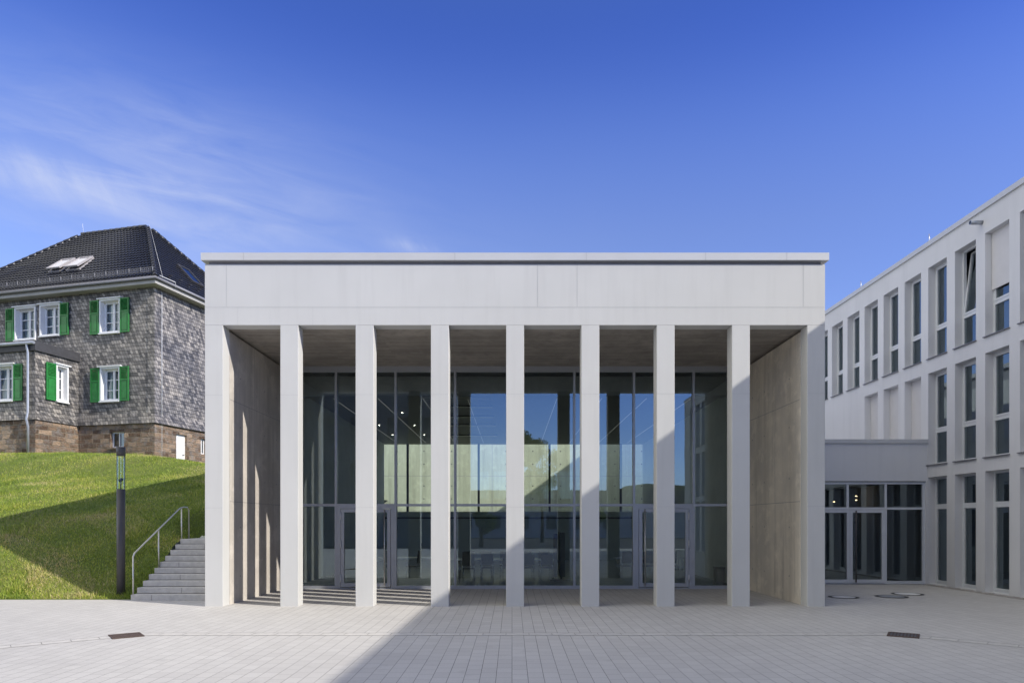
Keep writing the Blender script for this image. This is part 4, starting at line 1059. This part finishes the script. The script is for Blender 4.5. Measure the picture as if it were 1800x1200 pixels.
nF = Vector((0, -(ZR - ZE), (3.8 + EO))).normalized(); upF = Vector((0, 3.8 + EO, ZR - ZE)).normalized()
sg = MB(); base = Vector((0, ey0, ZE)) + upF * .38
for dz in (.07, .16, .25): sg.tube([Vector((ex0 + .4, 0, 0)) + base + Vector((0, -.06, dz)), Vector((ex1 - .35, 0, 0)) + base + Vector((0, -.06, dz))], .012, 6)
for x in np.arange(ex0 + .5, ex1 - .3, .62): sg.tube([Vector((x, 0, 0)) + base + Vector((0, -.07, 0.02)), Vector((x, 0, 0)) + base + Vector((0, -.07, .28))], .018, 6)
for x in np.arange(ex0 + .45, ex1 - .3, .1): sg.tube([Vector((x, 0, 0)) + base + Vector((0, -.06, 0.03)), Vector((x, 0, 0)) + base + Vector((0, -.06, .25))], .007, 4)
sg.build("snow_guard", M_sill, roof, house)
sb = MB(); nR = Vector((ZR - ZE, 0, RW)).normalized(); upR = Vector((-RW, 0, ZR - ZE)).normalized()
for y in np.arange(.75, 4, .62):
    p = Vector((ex1, y, ZE)) + upR * .45 + nR * .05; sb.tube([p, p + upR * .25, p + nR * .16], .02, 4)
sb.build("snow_hook", M_dark, roof, house)
cd = MB(); cd.tube([Vector((ex1 - .02, ey0 + .45, ZE + .12)), A.lerp(Vector((ex1, ey0 + .6, ZE)), .0) + nR * .13], .006, 5)
cd.tube([Vector((ex1 + .03, ey0 + .2, ZE + .12)), Vector((ex1 + .08, ey0 + 1.1, ZE + .12)), Vector((ex1 + .08, ey0 + 1.12, ZE - .1))], .014, 6)
cd.build("lightning_conductor", M_housewhite, house)
cd = MB(); cd.tube([A2 + Vector((.1, 0, 0)), A2 + Vector((.02, 0, .6))], .006, 5); cd.build("lightning_rod", M_housewhite, house)
cd = MB(); cd.tube([(.032, .40, ZW - .1), (.032, .40, 4.0)], .012, 5); cd.build("down_conductor", M_housewhite, house)
p0F = (0, ey0, ZE)
hitF = lambda x, y: ray_local(x, y, p0F, nF)
for (xa, xb, yt, yb_) in ((86, 120, 458, 481), (117, 150, 455, 478)):
    c0 = hitF(xa, yb_); wS, hS = .80, 1.15; sk = MB()
    def Q(u, v, d): return c0 + Vector((u, 0, 0)) + upF * v + nF * d
    def bx3(u0, u1, v0, v1, d0, d1, mi=0, M_=None):
        M_ = M_ or sk
        pts = [Q(u0, v0, d0), Q(u1, v0, d0), Q(u1, v1, d0), Q(u0, v1, d0), Q(u0, v0, d1), Q(u1, v0, d1), Q(u1, v1, d1), Q(u0, v1, d1)]
        n = len(M_.v); M_.v += [tuple(p) for p in pts]
        for q in ((0, 3, 2, 1), (4, 5, 6, 7), (0, 1, 5, 4), (1, 2, 6, 5), (2, 3, 7, 6), (3, 0, 4, 7)): M_.f.append(tuple(n + i for i in q)); M_.m.append(mi); M_.sm.append(False)
    bx3(0, .08, 0, hS, .03, .09); bx3(wS - .08, wS, 0, hS, .03, .09); bx3(.08, wS - .08, 0, .1, .03, .08); bx3(.08, wS - .08, hS - .1, hS, .03, .09)
    sk.face([Q(.08, .1, .06), Q(wS - .08, .1, .06), Q(wS - .08, hS - .1, .06), Q(.08, hS - .1, .06)], 1)
    so = sk.build("skylight", [M_copper, M_room], roof, house)
    # sash swung open about its top edge
    sa_ = MB(); th = R(5)
    def Q2(u, v, d): 
        vv = hS - (hS - v) * math.cos(th) ; dd = .095 + (hS - v) * math.sin(th) + d
        return Q(u, vv, dd)
    for (u0, u1, v0, v1) in ((0, .09, 0, hS), (wS - .09, wS, 0, hS), (.09, wS - .09, 0, .09), (.09, wS - .09, hS - .09, hS)):
        pts = [Q2(u0, v0, 0), Q2(u1, v0, 0), Q2(u1, v1, 0), Q2(u0, v1, 0), Q2(u0, v0, .07), Q2(u1, v0, .07), Q2(u1, v1, .07), Q2(u0, v1, .07)]
        n = len(sa_.v); sa_.v += [tuple(p) for p in pts]
        for q in ((0, 3, 2, 1), (4, 5, 6, 7), (0, 1, 5, 4), (1, 2, 6, 5), (2, 3, 7, 6), (3, 0, 4, 7)): sa_.f.append(tuple(n + i for i in q)); sa_.m.append(0); sa_.sm.append(False)
    sa_.face([Q2(.09, .09, .03), Q2(wS - .09, .09, .03), Q2(wS - .09, hS - .09, .03), Q2(.09, hS - .09, .03)], 1)  # pale pane colour stands in for bright sky mirrored in the glass
    sa_.build("sash", [M_copper, M_blind_refl], so, house)
p0R = (ex1, 0, ZE)
c0 = ray_local(337, 497, p0R, nR); sk = MB()
def QR(v, t, d): return c0 + Vector((0, v, 0)) + upR * t + nR * d
for (v0, v1, t0, t1) in ((0, .08, 0, 1.3), (.72, .8, 0, 1.3), (.08, .72, 0, .08), (.08, .72, 1.22, 1.3)):
    pts = [QR(v0, t0, .02), QR(v1, t0, .02), QR(v1, t1, .02), QR(v0, t1, .02), QR(v0, t0, .12), QR(v1, t0, .12), QR(v1, t1, .12), QR(v0, t1, .12)]
    n = len(sk.v); sk.v += [tuple(p) for p in pts]
    for q in ((0, 3, 2, 1), (4, 5, 6, 7), (0, 1, 5, 4), (1, 2, 6, 5), (2, 3, 7, 6), (3, 0, 4, 7)): sk.f.append(tuple(n + i for i in q)); sk.m.append(0); sk.sm.append(False)
so = sk.build("skylight", M_dark, roof, house)
p = MB(); p.face([QR(.08, .08, .09), QR(.72, .08, .09), QR(.72, 1.22, .09), QR(.08, 1.22, .09)]); p.build("pane", M_glass, so, house)

# ------------------------------------------------------------------ what the glass mirrors: tree, shrubs, houses, hills on the far side of the square
def tree(x, y, htrunk, rx, rz, zc, n, label, lobes):
    o = top("broadleaf_tree", label, "tree", (x, y, 0))
    t = MB(); t.tube([(x, y, -.1), (x + .05, y, htrunk * .5), (x, y + .05, htrunk), (x, y, zc + rz * .4)], .2, 10, r2=.05)
    lob = []
    for i in range(lobes):
        a = random.random() * 6.283; rr = math.sqrt(random.random()) * rx * .75; zz = zc + (random.random() * 2 - 1) * rz * .7
        c_ = Vector((x + rr * math.cos(a), y + rr * math.sin(a), zz)); lob.append((c_, rx * (.25 + .25 * random.random())))
        t.tube([(x, y, htrunk * (.7 + .3 * random.random())), (x * .5 + c_.x * .5, y * .5 + c_.y * .5, c_.z * .6 + htrunk * .4), c_], .06, 6, r2=.015)
    t.build("trunk", M_wood, o)
    idx = rng.integers(0, lobes, n); C_ = np.array([list(l[0]) for l in lob])[idx]; Rr = np.array([l[1] for l in lob])[idx]
    v = rng.normal(size=(n, 3)); v /= np.linalg.norm(v, axis=1)[:, None]; P = C_ + v * (Rr * rng.random(n) ** .4)[:, None]
    a = rng.normal(size=(n, 3)); a /= np.linalg.norm(a, axis=1)[:, None]; b_ = np.cross(a, rng.normal(size=(n, 3))); b_ /= np.linalg.norm(b_, axis=1)[:, None]
    s = (.06 + .06 * rng.random(n))[:, None]
    q = np.stack([P - a * s, P + b_ * s * .6, P + a * s, P - b_ * s * .6], 1)
    cr = trimesh("crown", q - np.array([x, y, 0]), rng.random(n), M_leaf); cr.parent = o
tree(2.6, -24, 3.2, 2.4, 3.2, 6.9, 14000, "tall broad-leaved tree mirrored above the courtyard wall in the middle glass", 16)
tree(-2.2, -13, 1.0, 1.0, 1.2, 2.1, 5000, "small young leafy tree mirrored in the lower glass left of the middle column", 8)
tree(6.0, -15, .9, 1.1, 1.0, 1.9, 5000, "bushy young tree mirrored in the lower glass near the right door", 8)
row = top("row_houses", "low pale houses with dark pitched roofs across the square, mirrored in the glass", "house", (4, -40, 0))
m = MB(); m.box(-22, 30, -46, -40, 0, 3.6); m.build("wall", M_wing, row)
m = MB()
for xx in np.arange(-21, 29, 3.1): m.box(xx, xx + 1.1, -39.999, -39.97, 1.0, 2.5)
m.build("window_band", M_room, row)
m = MB(); m.face([(-22.5, -39.5, 3.5), (30.5, -39.5, 3.5), (30.5, -43, 5.4), (-22.5, -43, 5.4)]); m.face([(-22.5, -46.5, 3.5), (30.5, -46.5, 3.5), (30.5, -43, 5.4), (-22.5, -43, 5.4)]); m.build("roof", M_tile, row)
ob = top("school_block", "tall dark-clad flat-roofed block across the square, mirrored in the left half of the glass", "building", (-14, -16, 0))
m = MB(); hs_ = [(u + .5, u + 2.0, z, z + 1.7) for u in np.arange(0, 20, 2.6) for z in (1.0, 4.2, 7.4)]
m.facade((-4.2, -13, 0), (-1, 0, 0), 0, 21, 0, 11.5, hs_, .25); m.box(-25.2, -4.2, -24, -13.6, 0, 11.5); m.build("wall", M_block, ob)
m = MB(); m.box(-25.3, -4.1, -24.1, -12.9, 11.501, 11.75); m.build("coping", M_dark, ob)
for h_ in hs_: pane(-4.2 - h_[1], -4.2 - h_[0], -13.2, h_[2], h_[3], ob, M_screen, ob)
hl = MB(); xs = np.arange(-900, 901, 12.0); ys = np.arange(-520, -119, 16.0); GX, GY = np.meshgrid(xs, ys)
prof = np.clip((-120 - GY) / 200, 0, 1); prof = prof * prof * (3 - 2 * prof)
GZ = prof * (1.0 + np.clip((GX - 20) / 45, 0, 1) * (14 + 4 * np.sin(GX * .011 + 1.0) + 3 * np.sin(GX * .031))) + rng.normal(0, .9, GX.shape) * prof - .1
hl.v = [(float(a), float(b_), float(c_)) for a, b_, c_ in zip(GX.ravel(), GY.ravel(), GZ.ravel())]; nx = len(xs)
for j in range(len(ys) - 1):
    for i in range(nx - 1): hl.f.append((j * nx + i, j * nx + i + 1, (j + 1) * nx + i + 1, (j + 1) * nx + i)); hl.m.append(0); hl.sm.append(True)
tag(hl.build("hills", M_wood2), kind="structure")
